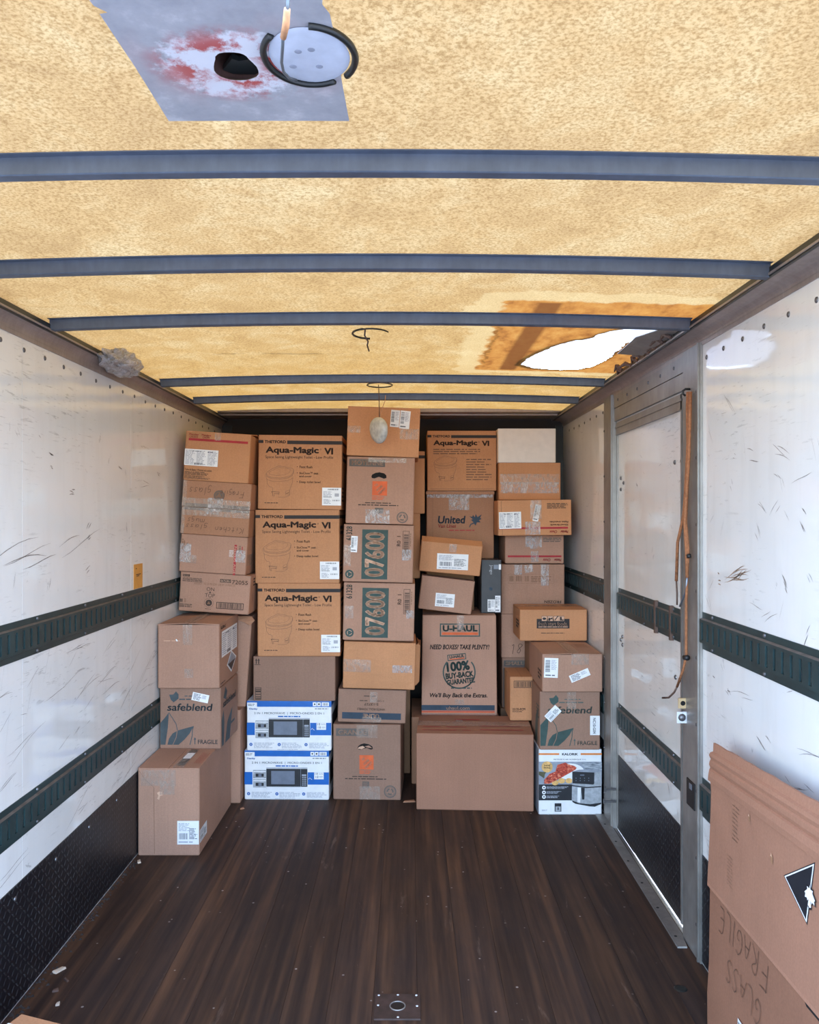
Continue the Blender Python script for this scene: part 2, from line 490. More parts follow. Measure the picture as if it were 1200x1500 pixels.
class G:
    """collects verts and faces"""
    def __init__(s):
        s.v, s.f, s.i = [], [], []
    def add(s, vs, fs, mi=0):
        n = len(s.v)
        s.v += [tuple(x) for x in vs]
        s.f += [tuple(a + n for a in f) for f in fs]
        s.i += [mi] * len(fs)
    def box(s, x0, x1, y0, y1, z0, z1, mi=0):
        vs = [(x0, y0, z0), (x1, y0, z0), (x1, y1, z0), (x0, y1, z0), (x0, y0, z1), (x1, y0, z1), (x1, y1, z1), (x0, y1, z1)]
        s.add(vs, [(3, 2, 1, 0), (4, 5, 6, 7), (0, 1, 5, 4), (1, 2, 6, 5), (2, 3, 7, 6), (3, 0, 4, 7)], mi)
    def cbox(s, x0, x1, y0, y1, z0, z1, c=0.003, mi=0):
        """box with chamfered vertical edges and top"""
        ring = lambda z, i: [(x0 + i + c, y0 + i, z), (x1 - i - c, y0 + i, z), (x1 - i, y0 + i + c, z), (x1 - i, y1 - i - c, z), (x1 - i - c, y1 - i, z), (x0 + i + c, y1 - i, z), (x0 + i, y1 - i - c, z), (x0 + i, y0 + i + c, z)]
        vs = ring(z0, 0) + ring(z1 - c, 0) + ring(z1, c)
        fs = [tuple(range(7, -1, -1)), tuple(range(16, 24))]
        for r in (0, 8):
            for k in range(8):
                fs.append((r + k, r + (k + 1) % 8, r + 8 + (k + 1) % 8, r + 8 + k))
        s.add(vs, fs, mi)
    def extrude(s, prof, axis, a, b, mi=0):
        """closed profile [(p,q)] swept along axis 'y' (p=x,q=z) or 'x' (p=y,q=z)"""
        P = (lambda p, q, t: (p, t, q)) if axis == 'y' else (lambda p, q, t: (t, p, q))
        n = len(prof)
        vs = [P(p, q, a) for p, q in prof] + [P(p, q, b) for p, q in prof]
        fs = [tuple(range(n)), tuple(range(2 * n - 1, n - 1, -1))]
        for k in range(n):
            fs.append((k, k + n, (k + 1) % n + n, (k + 1) % n))
        s.add(vs, fs, mi)
    def tube(s, pts, r, seg=8, mi=0):
        pts = [Vector(p) for p in pts]
        rings = []
        for k, p in enumerate(pts):
            d = (pts[min(k + 1, len(pts) - 1)] - pts[max(k - 1, 0)]).normalized()
            a = d.orthogonal().normalized() if k == 0 else (pa - d * pa.dot(d)).normalized()
            pa = a
            b = d.cross(a)
            rk = r[k] if isinstance(r, (list, tuple)) else r
            rings.append([p + (a * math.cos(2 * PI * j / seg) + b * math.sin(2 * PI * j / seg)) * rk for j in range(seg)])
        vs = [q for rg in rings for q in rg]
        fs = []
        for k in range(len(pts) - 1):
            for j in range(seg):
                fs.append((k * seg + j, k * seg + (j + 1) % seg, (k + 1) * seg + (j + 1) % seg, (k + 1) * seg + j))
        fs.append(tuple(range(seg - 1, -1, -1)))
        fs.append(tuple(range((len(pts) - 1) * seg, len(pts) * seg)))
        s.add(vs, fs, mi)
    def disc(s, c, nrm, r, h, seg=12, mi=0, dome=True):
        """low domed stud on a surface"""
        nrm = Vector(nrm).normalized(); a = nrm.orthogonal().normalized(); b = nrm.cross(a); c = Vector(c)
        vs, fs = [], []
        for rr, hh in ((1, 0), (0.85, 0.6), (0.45, 1.0)):
            vs += [c + (a * math.cos(2 * PI * j / seg) + b * math.sin(2 * PI * j / seg)) * r * rr + nrm * h * hh for j in range(seg)]
        for k in (0, 1):
            for j in range(seg):
                fs.append((k * seg + j, k * seg + (j + 1) % seg, (k + 1) * seg + (j + 1) % seg, (k + 1) * seg + j))
        fs.append(tuple(range(2 * seg, 3 * seg)))
        s.add(vs, fs, mi)
    def obj(s, name, mats, parent=None, smooth=False, **kw):
        return mesh(name, s.v, s.f, mats, parent, s.i, smooth, **kw)

def dup(o, parent, loc):
    c = o.copy()
    COL.objects.link(c)
    c.parent = parent
    c.location = loc
    return c

# ------------------------------------------------------------------ truck dimensions (metres)
XL, XR = -1.258, 1.020
Y0, Y1 = 1.00, 5.47
BOW0, BOWP = 1.55, 0.612
DOOR_A, DOOR_B = 3.035, 4.10        # side door opening along the right wall

def roof_z(x):
    return 2.250 - 0.024 * ((x + 0.12) / 1.15) ** 2

# ---- yard outside
gr = mesh('ground', [(-40, -40, -1.1), (40, -40, -1.1), (40, 40, -1.1), (-40, 40, -1.1)], [(0, 1, 2, 3)], M['concrete'])
tag(gr, kind='structure')

# ---- floor of long boards
floor = empty('floor', kind='structure')
g = G(); g.box(XL - 0.04, DOOR_A * 0 + 1.022, Y0, Y1 + 0.04, -0.10, -0.024)
g.obj('subfloor', M['black'], floor)
PW = 0.1423
npl = 16
x = XL
proto = None
for k in range(npl):
    wdt = PW
    if proto is None:
        g = G(); g.cbox(0.0003, wdt - 0.0003, Y0, Y1, -0.024, 0.0, 0.0006)
        proto = g.obj('floor_board', M['floor'], floor, loc=(x, 0, 0))
    else:
        dup(proto, floor, (x, 0, 0))
    x += wdt
# square floor plate with a recessed ring
fp = empty('floor_plate', (-0.040, 2.602, 0.0), label='square steel plate with round recess screwed into the wooden floor', cat='floor plate')
g = G(); g.cbox(-0.073, 0.073, -0.068, 0.068, 0, 0.004, 0.0015)
g.obj('plate', plain('rusty_plate', (66, 50, 45), 0.6, 0.1, 0.2), fp)
g = G()
pts = [(0.024 * math.cos(t * PI / 12), 0.024 * math.sin(t * PI / 12), 0.0045) for t in range(25)]
g.tube(pts, 0.0022, 6)
g.obj('ring', M['post'], fp, True)
g = G(); g.disc((0, 0, 0.0040), (0, 0, 1), 0.021, 0.0008, 20)
g.obj('recess', M['black'], fp)
scr = None
for sx, sy in ((-0.062, 0.058), (0, 0.060), (0.060, 0.058), (-0.062, 0.004), (0.062, 0.0), (0.002, -0.058)):
    if scr is None:
        g = G(); g.disc((0, 0, 0), (0, 0, 1), 0.0042, 0.0016, 10)
        scr = g.obj('screw', M['zinc'], fp, loc=(sx, sy, 0.0038))
    else:
        dup(scr, fp, (sx, sy, 0.0038))
g = G(); g.disc((0, 0, 0), (0, 0, 1), 0.022, 0.003, 18)
tag(g.obj('floor_plug', M['rubber'], loc=(0.893, 2.704, 0.0)), 'black rubber plug in floor near the flattened carton', 'plug')

# ---- e-track with real slots
def e_track(parent, xw, s, ya, yb, za, zb, name='e_track'):
    g = G()
    t1, t2 = 0.003, 0.013
    fl = 0.020
    X = lambda o: xw + s * o
    def quad(p):
        g.add(p if s > 0 else p[::-1], [(0, 1, 2, 3)])
    def band(o0, z0, o1, z1, mi=0):
        p = [(X(o0), ya, z0), (X(o0), yb, z0), (X(o1), yb, z1), (X(o1), ya, z1)]
        g.add(p if s > 0 else p[::-1], [(0, 1, 2, 3)], mi)
    band(0, za, t1, za); band(t1, za, t1, za + fl); band(t1, za + fl, t2, za + fl + 0.004)
    band(t2, zb - fl - 0.004, t1, zb - fl, 1); band(t1, zb - fl, t1, zb); band(t1, zb, 0, zb)
    zf0, zf1 = za + fl + 0.004, zb - fl - 0.004
    zm = (za + zb) / 2
    sh, sw, p = 0.030, 0.0080, 0.0508
    n = int((yb - ya) / p)
    off = ((yb - ya) - n * p) / 2
    y = ya
    edges = []
    for k in range(n):
        yc = ya + off + (k + 0.5) * p
        edges.append((yc - sw, yc + sw))
    yprev = ya
    for a, b in edges:
        quad([(X(t2), yprev, zf0), (X(t2), a, zf0), (X(t2), a, zf1), (X(t2), yprev, zf1)])
        quad([(X(t2), a, zf0), (X(t2), b, zf0), (X(t2), b, zm - sh), (X(t2), a, zm - sh)])
        quad([(X(t2), a, zm + sh), (X(t2), b, zm + sh), (X(t2), b, zf1), (X(t2), a, zf1)])
        # returned lips of the slot
        for (ya_, yb_, zz0, zz1) in ((a, a, zm - sh, zm + sh), (b, b, zm - sh, zm + sh)):
            g.add([(X(t2), ya_, zz0), (X(t2), ya_, zz1), (X(t2 - 0.006), ya_, zz1), (X(t2 - 0.006), ya_, zz0)], [(0, 1, 2, 3)])
        g.add([(X(t2), a, zm - sh), (X(t2), b, zm - sh), (X(t2 - 0.006), b, zm - sh), (X(t2 - 0.006), a, zm - sh)], [(0, 1, 2, 3)])
        yprev = b
    quad([(X(t2), yprev, zf0), (X(t2), yb, zf0), (X(t2), yb, zf1), (X(t2), yprev, zf1)])
    for ye in (ya, yb):
        g.add([(X(0), ye, za), (X(t1), ye, za + fl), (X(t2), ye, zf0), (X(t2), ye, zf1), (X(t1), ye, zb - fl), (X(0), ye, zb)], [(0, 1, 2, 3, 4, 5)])
    o = g.obj(name, [M['track'], M['trackworn']], parent)
    gb = G()
    y = ya + 0.11
    while y < yb - 0.02:
        gb.disc((X(t1), y, za + fl * 0.45), (s, 0, 0), 0.0065, 0.005, 8)
        gb.disc((X(t1), y, zb - fl * 0.45), (s, 0, 0), 0.0065, 0.005, 8)
        y += 0.4064
    ob = gb.obj('bolt', M['rivet'], o)
    ob['kind'] = 'stuff'
    return o

def rivets(parent, xw, s, ya, yb, z, step=0.1525, r=0.0085):
    g = G(); g.disc((0, 0, 0), (s, 0, 0), r, 0.004, 10)
    first = None
    y = ya
    while y < yb:
        if first is None:
            first = g.obj('rivet', M['rivet'], parent, True, loc=(xw, y, z))
        else:
            dup(first, parent, (xw, y, z + random.uniform(-0.003, 0.003)))
        y += step

# ---- left wall
wl = empty('wall_left', kind='structure')
g = G(); g.box(XL - 0.05, XL - 0.012, Y0, Y1 + 0.04, -0.05, 2.26); g.obj('outer_skin', M['skin'], wl)
for a, b in ((Y0, 1.45), (1.452, 2.655), (2.657, 3.688), (3.6905, Y1)):
    g = G(); g.box(XL - 0.012, XL, a, b, 0.0, 2.16); g.obj('wall_panel', M['lining'], wl)
e_track(wl, XL, 1, Y0 + 0.02, 5.43, 1.098, 1.224)
e_track(wl, XL, 1, Y0 + 0.02, 5.43, 0.524, 0.650)
g = G(); g.box(XL, XL + 0.004, Y0, 5.45, 0.008, 0.384); g.obj('kick_plate', M['tread'], wl)
rivets(wl, XL, 1, 1.60, 5.3, 2.103)
g = G()
for k in range(12):
    yy = 1.7 + k * 0.3
    g.disc((XL + 0.004, yy, 0.345), (1, 0, 0), 0.008, 0.004, 8)
o = g.obj('stud', M['rivet'], wl); o['kind'] = 'stuff'
# cove-shaped top rail
def top_rail(parent, xw, s, zb, lipx, lipz, ya, yb):
    n = 7
    prof = [(xw - s * 0.05, zb - 0.0), (xw + s * 0.004, zb), (xw + s * 0.005, zb + 0.012)]
    d = abs(lipx - xw)
    for k in range(n + 1):
        t = k / n
        prof.append((xw + s * (0.004 + (d - 0.004) * (1 - math.cos(t * PI / 2)) * 0.9 + 0.1 * t * (d - 0.004)), zb + 0.014 + (lipz - zb - 0.014) * math.sin(t * PI / 2) ** 0.9))
    prof += [(lipx, lipz + 0.006), (xw + s * 0.012, lipz + 0.010), (xw + s * 0.006, 2.262), (xw - s * 0.05, 2.262)]
    if s < 0:
        prof = prof[::-1]
    g = G(); g.extrude(prof, 'y', ya, yb)
    g.obj('top_rail', M['rail'], parent)
    g = G(); a_, b_ = sorted((lipx - s * 0.012, lipx - s * 0.003)); g.box(a_, b_, ya, yb, lipz - 0.004, lipz + 0.022); g.obj('rail_shadow_strip', M['rubber'], parent)  # black strip added, standing in for the shadow between rail lip and roof
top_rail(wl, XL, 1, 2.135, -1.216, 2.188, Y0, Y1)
# yellow inspection sticker on the lining
g = G(); g.box(0, 0.0015, -0.060, 0.060, 0, 0.112)
st = g.obj('wall_sticker', M['yellow'], loc=(XL, 3.785, 1.226))
tag(st, 'yellow sticker on white left wall just above the upper track', 'sticker')
g = G()
for zz, a, b in ((0.062, -0.03, 0.035), (0.055, -0.025, 0.012), (0.090, -0.035, -0.02)):
    g.box(0.0015, 0.0018, a, b, zz, zz + 0.004)
o = g.obj('lettering', M['ink'], st); o['kind'] = 'stuff'

# scuffs rubbed into the linings by past loads: thin smears lying on the surface
M['scuff'] = plain('dark_rubber_scuff', (138, 130, 126), 0.7, 0, 0.2, 80)
M['smear'] = plain('brown_smear', (150, 122, 100), 0.8, 0, 0.2, 90)
def scuffs(parent, xw, s, marks, mat, seed):
    rn = random.Random(seed); g = G()
    for y_, z_, ln, ang, wd, nn in marks:
        for k in range(nn):
            a = math.radians(ang + rn.uniform(-9, 9)); L_ = ln * rn.uniform(0.5, 1.1)
            cy, cz = y_ + rn.uniform(-1, 1) * ln * 0.28 * (nn > 1), z_ + rn.uniform(-1, 1) * wd * 5 * (nn > 1)
            pts = []
            m_ = 5
            for j in range(m_ + 1):
                t = j / m_ - 0.5
                pts.append((cy + t * L_ * math.cos(a), cz + t * L_ * math.sin(a) + 0.06 * L_ * math.sin(3 * t + k), wd * (1 - (2 * t) ** 2) * rn.uniform(0.5, 1) + 0.0003))
            vs = [(xw + s * 0.0008, p, q - w_ / 2) for p, q, w_ in pts] + [(xw + s * 0.0008, p, q + w_ / 2) for p, q, w_ in pts]
            n = m_ + 1
            g.add(vs, [(j, j + 1, n + j + 1, n + j) for j in range(m_)])
    o = g.obj('scuff', mat, parent); o['kind'] = 'stuff'
rn = random.Random(21)
scuffs(wl, XL, 1, [(2.87, 1.749, 0.03, -20, 0.006, 4), (2.62, 1.83, 0.06, -55, 0.002, 2), (2.78, 1.83, 0.02, -40, 0.005, 1), (3.205, 1.495, 0.04, 35, 0.006, 5), (3.20, 1.36, 0.05, 20, 0.005, 2),
    (3.05, 1.64, 0.05, 0, 0.005, 3), (3.62, 1.73, 0.05, -80, 0.006, 6), (3.55, 1.77, 0.04, -20, 0.003, 3), (3.88, 1.70, 0.20, -4, 0.0025, 1), (3.90, 1.72, 0.12, -10, 0.003, 1), (4.1, 1.78, 0.05, -30, 0.005, 3),
    (2.75, 1.40, 0.30, 3, 0.004, 2), (2.7, 1.44, 0.40, 4, 0.003, 2), (3.1, 1.47, 0.35, 6, 0.003, 2), (2.6, 1.35, 0.05, 70, 0.004, 2), (2.85, 1.33, 0.05, 60, 0.004, 3)]
    + [(rn.uniform(2.45, 4.0), rn.uniform(0.68, 1.08), rn.uniform(0.04, 0.3), rn.choice((-8, 4, 12, 70, 25)), 0.0022, rn.choice((1, 1, 2))) for _ in range(46)]
    + [(rn.uniform(2.45, 4.2), rn.uniform(0.40, 0.51), rn.uniform(0.05, 0.4), rn.choice((-3, 2, 8)), 0.002, 1) for _ in range(16)], M['scuff'], 5)

# ---- right wall, in two stretches either side of the door
wr = empty('wall_right', kind='structure')
for a, b in ((Y0, DOOR_A), (DOOR_B, Y1 + 0.04)):
    g = G(); g.box(XR + 0.012, XR + 0.05, a, b, -0.05, 2.26); g.obj('outer_skin', M['skin'], wr)
g = G(); g.box(XR + 0.012, XR + 0.05, DOOR_A, DOOR_B, 2.02, 2.26); g.obj('outer_skin', M['skin'], wr)
for a, b in ((Y0, 1.60), (1.602, 2.86), (4.26, Y1)):
    g = G(); g.box(XR, XR + 0.012, a, b, 0.0, 2.17); g.obj('wall_panel', M['lining'], wr)
for a, b in ((Y0 + 0.02, 2.852), (4.272, 5.43)):
    e_track(wr, XR, -1, a, b, 1.098, 1.226)
    e_track(wr, XR, -1, a, b, 0.516, 0.650)
    g = G(); g.box(XR - 0.004, XR, a - 0.02, b, 0.008, 0.380); g.obj('kick_plate', M['tread'], wr)
rivets(wr, XR, -1, 1.75, 2.84, 2.105)
rivets(wr, XR, -1, 4.33, 5.3, 2.105)
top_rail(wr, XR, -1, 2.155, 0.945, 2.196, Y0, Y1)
scuffs(wr, XR, -1, [(2.555, 1.375, 0.15, -14, 0.004, 11), (2.70, 1.355, 0.03, 0, 0.006, 3)], M['smear'], 8)
rn = random.Random(31)
scuffs(wr, XR, -1, [(2.60, 1.65, 0.03, 60, 0.005, 2), (2.40, 1.51, 0.05, 55, 0.003, 3), (2.45, 1.74, 0.08, 8, 0.004, 2), (2.25, 1.73, 0.14, 12, 0.003, 3), (2.22, 1.38, 0.04, 50, 0.006, 4), (2.12, 1.55, 0.05, 40, 0.005, 3), (2.1, 1.26, 0.05, -60, 0.005, 3), (2.25, 1.30, 0.12, -70, 0.002, 1),
    (2.38, 0.90, 0.06, 25, 0.009, 1), (2.3, 0.75, 0.07, -60, 0.004, 2), (2.5, 1.0, 0.16, -20, 0.002, 2), (2.1, 0.95, 0.2, -15, 0.002, 2), (2.75, 1.02, 0.03, 0, 0.006, 1), (2.62, 1.0, 0.03, 0, 0.006, 1)]
    + [(rn.uniform(1.9, 2.82), rn.uniform(0.55, 2.0), rn.uniform(0.02, 0.12), rn.uniform(-70, 70), 0.0022, rn.choice((1, 2))) for _ in range(40)]
    + [(rn.uniform(2.6, 2.84), rn.uniform(0.40, 0.50), rn.uniform(0.03, 0.09), 30, 0.0022, 2) for _ in range(8)], M['scuff'], 9)
# door posts
for a, b, nm in ((2.852, DOOR_A, 'door_post'), (DOOR_B - 0.01, 4.272, 'door_post')):
    g = G(); g.box(XR - 0.010, XR + 0.05, a, b, 0.0, 2.165)
    g.box(XR - 0.016, XR - 0.010, a + 0.01, a + 0.02, 0.0, 2.165)
    o = g.obj(nm, M['post'], wr)
    g = G()
    zz = 0.12
    while zz < 2.1:
        g.disc((XR - 0.010, a + 0.035 if a < 3 else b - 0.012, zz), (-1, 0, 0), 0.007, 0.004, 8)
        zz += 0.235
    q = g.obj('rivet', M['rivet'], o); q['kind'] = 'stuff'
# header over the door: two flat plates with a fold line, studs on the upper one
g = G()
g.box(XR - 0.004, XR + 0.03, DOOR_A, DOOR_B, 2.095, 2.165)
g.box(XR - 0.001, XR + 0.03, DOOR_A, DOOR_B, 2.030, 2.093)
hd = g.obj('door_header', M['post'], wr)
g = G()
for k in range(6):
    g.disc((XR - 0.004, DOOR_A + 0.12 + k * 0.17, 2.128), (-1, 0, 0), 0.0075, 0.004, 8)
q = g.obj('rivet', M['rivet'], hd); q['kind'] = 'stuff'

# ---- the side door itself
dr = empty('door_1', kind='structure')
DX = XR + 0.018
g = G(); g.box(DX, DX + 0.035, DOOR_A + 0.062, DOOR_B - 0.012, 0.020, 1.975)
g.obj('door_panel', M['door_lining'], dr)
g = G()
g.box(DX - 0.012, DX + 0.03, DOOR_A + 0.055, DOOR_B - 0.005, 1.962, 2.022)     # top frame
g.box(DX - 0.016, DX + 0.002, DOOR_A + 0.055, DOOR_B - 0.005, 1.995, 2.003)
g.box(DX - 0.012, DX + 0.03, DOOR_A + 0.060, DOOR_A + 0.074, 0.016, 2.022)       # near stile
g.box(DX - 0.008, DX + 0.03, DOOR_B - 0.020, DOOR_B + 0.005, 0.016, 2.022)       # far stile
g.obj('door_frame', M['post'], dr)
g = G(); g.box(DX + 0.005, DX + 0.012, DOOR_A - 0.005, DOOR_A + 0.062, 0.016, 2.03)
g.obj('door_gasket', M['rubber'], dr)
e_track(dr, DX, -1, DOOR_A + 0.072, DOOR_B - 0.03, 1.075, 1.202)
e_track(dr, DX, -1, DOOR_A + 0.072, DOOR_B - 0.03, 0.505, 0.630)
g = G()
a_, b_ = DOOR_A + 0.04, DOOR_B
for (ya_, za_), (yb_, zb_) in (((a_, 0.0075), (3.78, 0.0045)), ((3.78, 0.0045), (3.80, 0.0002)), ((3.80, 0.0002), (b_, 0.0002))):
    g.add([(DX - 0.003, ya_, za_), (DX - 0.003, yb_, zb_), (DX - 0.003, yb_, 0.03), (DX - 0.003, ya_, 0.03),
           (DX + 0.006, ya_, za_), (DX + 0.006, yb_, zb_), (DX + 0.006, yb_, 0.03), (DX + 0.006, ya_, 0.03)],
          [(3, 2, 1, 0), (4, 5, 6, 7), (0, 1, 5, 4), (2, 3, 7, 6), (0, 4, 7, 3), (1, 2, 6, 5)])
g.obj('door_sweep', M['rubber'], dr)
g = G(); g.box(DX - 0.004, DX, DOOR_A + 0.068, DOOR_B - 0.03, 0.022, 0.372)
g.obj('kick_plate', M['tread'], dr)
for yy in (3.22, 3.42):
    g = G(); g.box(DX - 0.016, DX - 0.002, yy, yy + 0.018, 1.07, 1.206)
    g.obj('track_bracket', M['cordend'], dr)
g = G()
for yy, zz in ((4.03, 1.745), (3.98, 1.72), (4.03, 1.69), (3.21, 1.77), (3.13, 1.77), (4.0, 0.97), (4.03, 0.95), (4.0, 0.93), (3.2, 0.93), (3.15, 0.93)):
    g.disc((DX, yy, zz), (-1, 0, 0), 0.010, 0.006, 10)
q = g.obj('bolt', M['rivet'], dr); q['kind'] = 'stuff'
g = G()
g.box(0.972, DX - 0.014, 4.07, 4.076, 0.195, 0.205); g.box(0.965, DX - 0.014, 4.07, 4.076, 0.135, 0.145)
g.box(0.968, 0.974, 4.066, 4.08, 0.19, 0.21); g.box(0.961, 0.967, 4.066, 4.08, 0.13, 0.15)
q = g.obj('hinge_pin', M['rivet'], dr); q['kind'] = 'stuff'
rn = random.Random(41)
scuffs(dr, DX, -1, [(3.5, 1.40, 0.05, -60, 0.004, 4), (3.25, 1.52, 0.03, 40, 0.003, 2), (3.75, 1.70, 0.03, 20, 0.006, 2)] + [(rn.uniform(3.15, 4.05), rn.uniform(0.38, 0.5), 0.05, rn.uniform(20, 90), 0.003, 2) for _ in range(18)] + [(rn.uniform(3.15, 4.05), rn.uniform(0.65, 1.9), 0.04, rn.uniform(-70, 70), 0.002, 1) for _ in range(24)], M['scuff'], 4)
# latch hardware on the near stile
lt = g = G()
g.cbox(0.982, 1.016, 3.000, 3.006, 0.855, 0.893, 0.002)
lp = g.obj('hasp_plate', M['brass'], dr)
g = G(); g.disc((0.999, 2.9995, 0.874), (0, -1, 0), 0.009, 0.0012, 14); g.obj('hasp_hole', M['hole'], lp)
g = G(); g.cbox(0.975, 1.012, 2.992, 2.998, 0.803, 0.845, 0.002)
lp = g.obj('latch_plate', M['zinc'], dr)
g = G(); g.disc((0.993, 2.9915, 0.824), (0, -1, 0), 0.014, 0.010, 16); g.obj('latch_knob', M['rivet'], lp, True)
g = G(); g.cbox(XR - 0.014, XR - 0.008, 2.900, 2.985, 0.515, 0.610, 0.003)
lp = g.obj('latch_pocket', M['black'], dr)
g = G(); g.box(XR - 0.0155, XR - 0.014, 2.925, 2.95, 0.58, 0.60); g.obj('latch_tab', M['galv'], lp)
g = G(); g.box(1.0188, 1.0335, DOOR_A, DOOR_B, -0.06, 0.0); g.obj('door_sill', M['post'], dr)
# threshold plate
tp = G(); tp.add([(0.965, 2.955, 0.0005), (1.000, 2.955, 0.0005), (1.012, 3.05, 0.0005), (1.012, 4.27, 0.0005), (0.965, 4.27, 0.0005),
                  (0.966, 2.957, 0.006), (1.000, 2.957, 0.006), (1.012, 3.05, 0.006), (1.012, 4.27, 0.006), (0.966, 4.27, 0.006)],
                 [(4, 3, 2, 1, 0), (5, 6, 7, 8, 9), (0, 1, 6, 5), (1, 2, 7, 6), (2, 3, 8, 7), (3, 4, 9, 8), (4, 0, 5, 9)])
o = tp.obj('sill_plate', M['post'], dr)
g = G()
for k in range(6):
    g.disc((0.982, 3.03 + k * 0.22, 0.006), (0, 0, 1), 0.006, 0.0015, 8)
q = g.obj('screw', M['black'], o); q['kind'] = 'stuff'

# ---- dark front bulkhead with header and corner posts
wb = empty('wall_back', kind='structure')
g = G(); g.box(XL - 0.05, XR + 0.05, Y1, Y1 + 0.04, -0.05, 2.30); g.obj('bulkhead_panel', M['backwall'], wb)
for a, b in ((XL, XL + 0.07), (XR - 0.05, XR)):
    g = G(); g.box(a, b, Y1 - 0.012, Y1, 0, 2.16); g.obj('corner_post', M['black'], wb)
g = G(); g.extrude([(5.222, 2.222), (5.248, 2.212), (5.262, 2.212), (5.262, 2.244), (5.222, 2.244)], 'x', -1.23, 0.97)
g.box(-1.22, 0.96, 5.26, Y1, 2.205, 2.225)
g.obj('header_beam', M['rail'], wb)

# ---- roof: fibreglass skin with a vent hole and a torn bay
cl = empty('ceiling', kind='structure')
TEAR = [(0.50, 3.70), (0.505, 3.60), (0.52, 3.50), (0.545, 3.40), (0.575, 3.30), (0.60, 3.25), (0.64, 3.17), (0.66, 3.16),
        (0.69, 3.13), (0.705, 3.06), (0.735, 3.01), (0.77, 2.965), (0.785, 2.92), (0.815, 2.90), (0.825, 2.83), (0.90, 2.845), (0.925, 2.86),
        (0.90, 2.99), (0.875, 3.13), (0.84, 3.18), (0.845, 3.35), (0.85, 3.50), (0.835, 3.60), (0.82, 3.70), (0.78, 3.77),
        (0.70, 3.80), (0.62, 3.79), (0.56, 3.77)]
def ragged(poly, step, amp):
    out = []
    n = len(poly)
    for k in range(n):
        a, b = Vector(poly[k]), Vector(poly[(k + 1) % n])
        m_ = max(1, int((b - a).length / step))
        for j in range(m_):
            p = a.lerp(b, j / m_)
            out.append((p.x + random.uniform(-amp, amp), p.y + random.uniform(-amp, amp)))
    return out
tear = ragged(TEAR, 0.02, 0.005)
VC = (-0.268, 1.252)
vent = []
for k in range(28):
    t = 2 * PI * k / 28
    vent.append((VC[0] + (0.033 + 0.004 * math.sin(3 * t)) * math.cos(t) + random.uniform(-.001, .001), VC[1] + (0.045 + 0.005 * math.cos(2 * t)) * math.sin(t)))
def sheet_with_holes(outer, holes, nx, zf, name, mat, parent, thick=None):
    bm = bmesh.new()
    edges = []
    for loop in [outer] + holes:
        vs = [bm.verts.new((p[0], p[1], 0)) for p in loop]
        for k in range(len(vs)):
            edges.append(bm.edges.new((vs[k], vs[(k + 1) % len(vs)])))
    bmesh.ops.triangle_fill(bm, use_beauty=True, use_dissolve=False, edges=edges)
    xs = [p[0] for p in outer]
    for k in range(1, nx):
        xx = min(xs) + (max(xs) - min(xs)) * k / nx
        geom = bm.verts[:] + bm.edges[:] + bm.faces[:]
        bmesh.ops.bisect_plane(bm, geom=geom, plane_co=(xx, 0, 0), plane_no=(1, 0, 0))
    for v_ in bm.verts:
        v_.co.z = zf(v_.co.x)
    bmesh.ops.recalc_face_normals(bm, faces=bm.faces)
    me = bpy.data.meshes.new(name)
    bm.to_mesh(me); bm.free()
    me.materials.append(mat)
    for p_ in me.polygons: p_.use_smooth = True
    o = bpy.data.objects.new(name, me)
    link(o, parent)
    return o
sheet_with_holes([(XL - 0.03, Y0), (XR + 0.03, Y0), (XR + 0.03, Y1 + 0.03), (XL - 0.03, Y1 + 0.03)], [tear, vent], 24, roof_z, 'roof_skin', M['roof'], cl)
# white cover bonded over the torn bay
tcx, tcy = sum(p[0] for p in TEAR) / len(TEAR), sum(p[1] for p in TEAR) / len(TEAR)
sheet_with_holes([(tcx + (a - tcx) * 1.10, tcy + (b - tcy) * 1.06) for a, b in TEAR], [], 8, lambda x: roof_z(x) + 0.010, 'roof_cover', M['whitepatch'], cl)
# bent grey flashing hanging at the torn corner
g = G()
fl = [(0.842, 3.06), (0.93, 2.80), (0.955, 2.86), (0.935, 3.30), (0.85, 3.36)]
n = len(fl)
zz = [2.226, 2.222, 2.214, 2.205, 2.224]
g.add([(a, b, z) for (a, b), z in zip(fl, zz)] + [(a, b, z + 0.003) for (a, b), z in zip(fl, zz)],
      [tuple(range(n)), tuple(range(2 * n - 1, n - 1, -1))] + [(k, k + n, (k + 1) % n + n, (k + 1) % n) for k in range(n)])
g.obj('torn_flashing', M['post'], cl)
g = G()
for k in range(9):
    yy = 2.95 + k * 0.09 + random.uniform(-.02, .02)
    xx = 0.945 + random.uniform(-0.02, 0.008)
    g.tube([(xx, yy, 2.202), (xx - 0.015, yy + 0.03, 2.214 + random.uniform(0, .012)), (xx - random.uniform(0.0, 0.04), yy + 0.07, 2.206)], [0.006, 0.010, 0.003], 6)
q = g.obj('torn_shreds', M['cordend'], cl); q['kind'] = 'stuff'
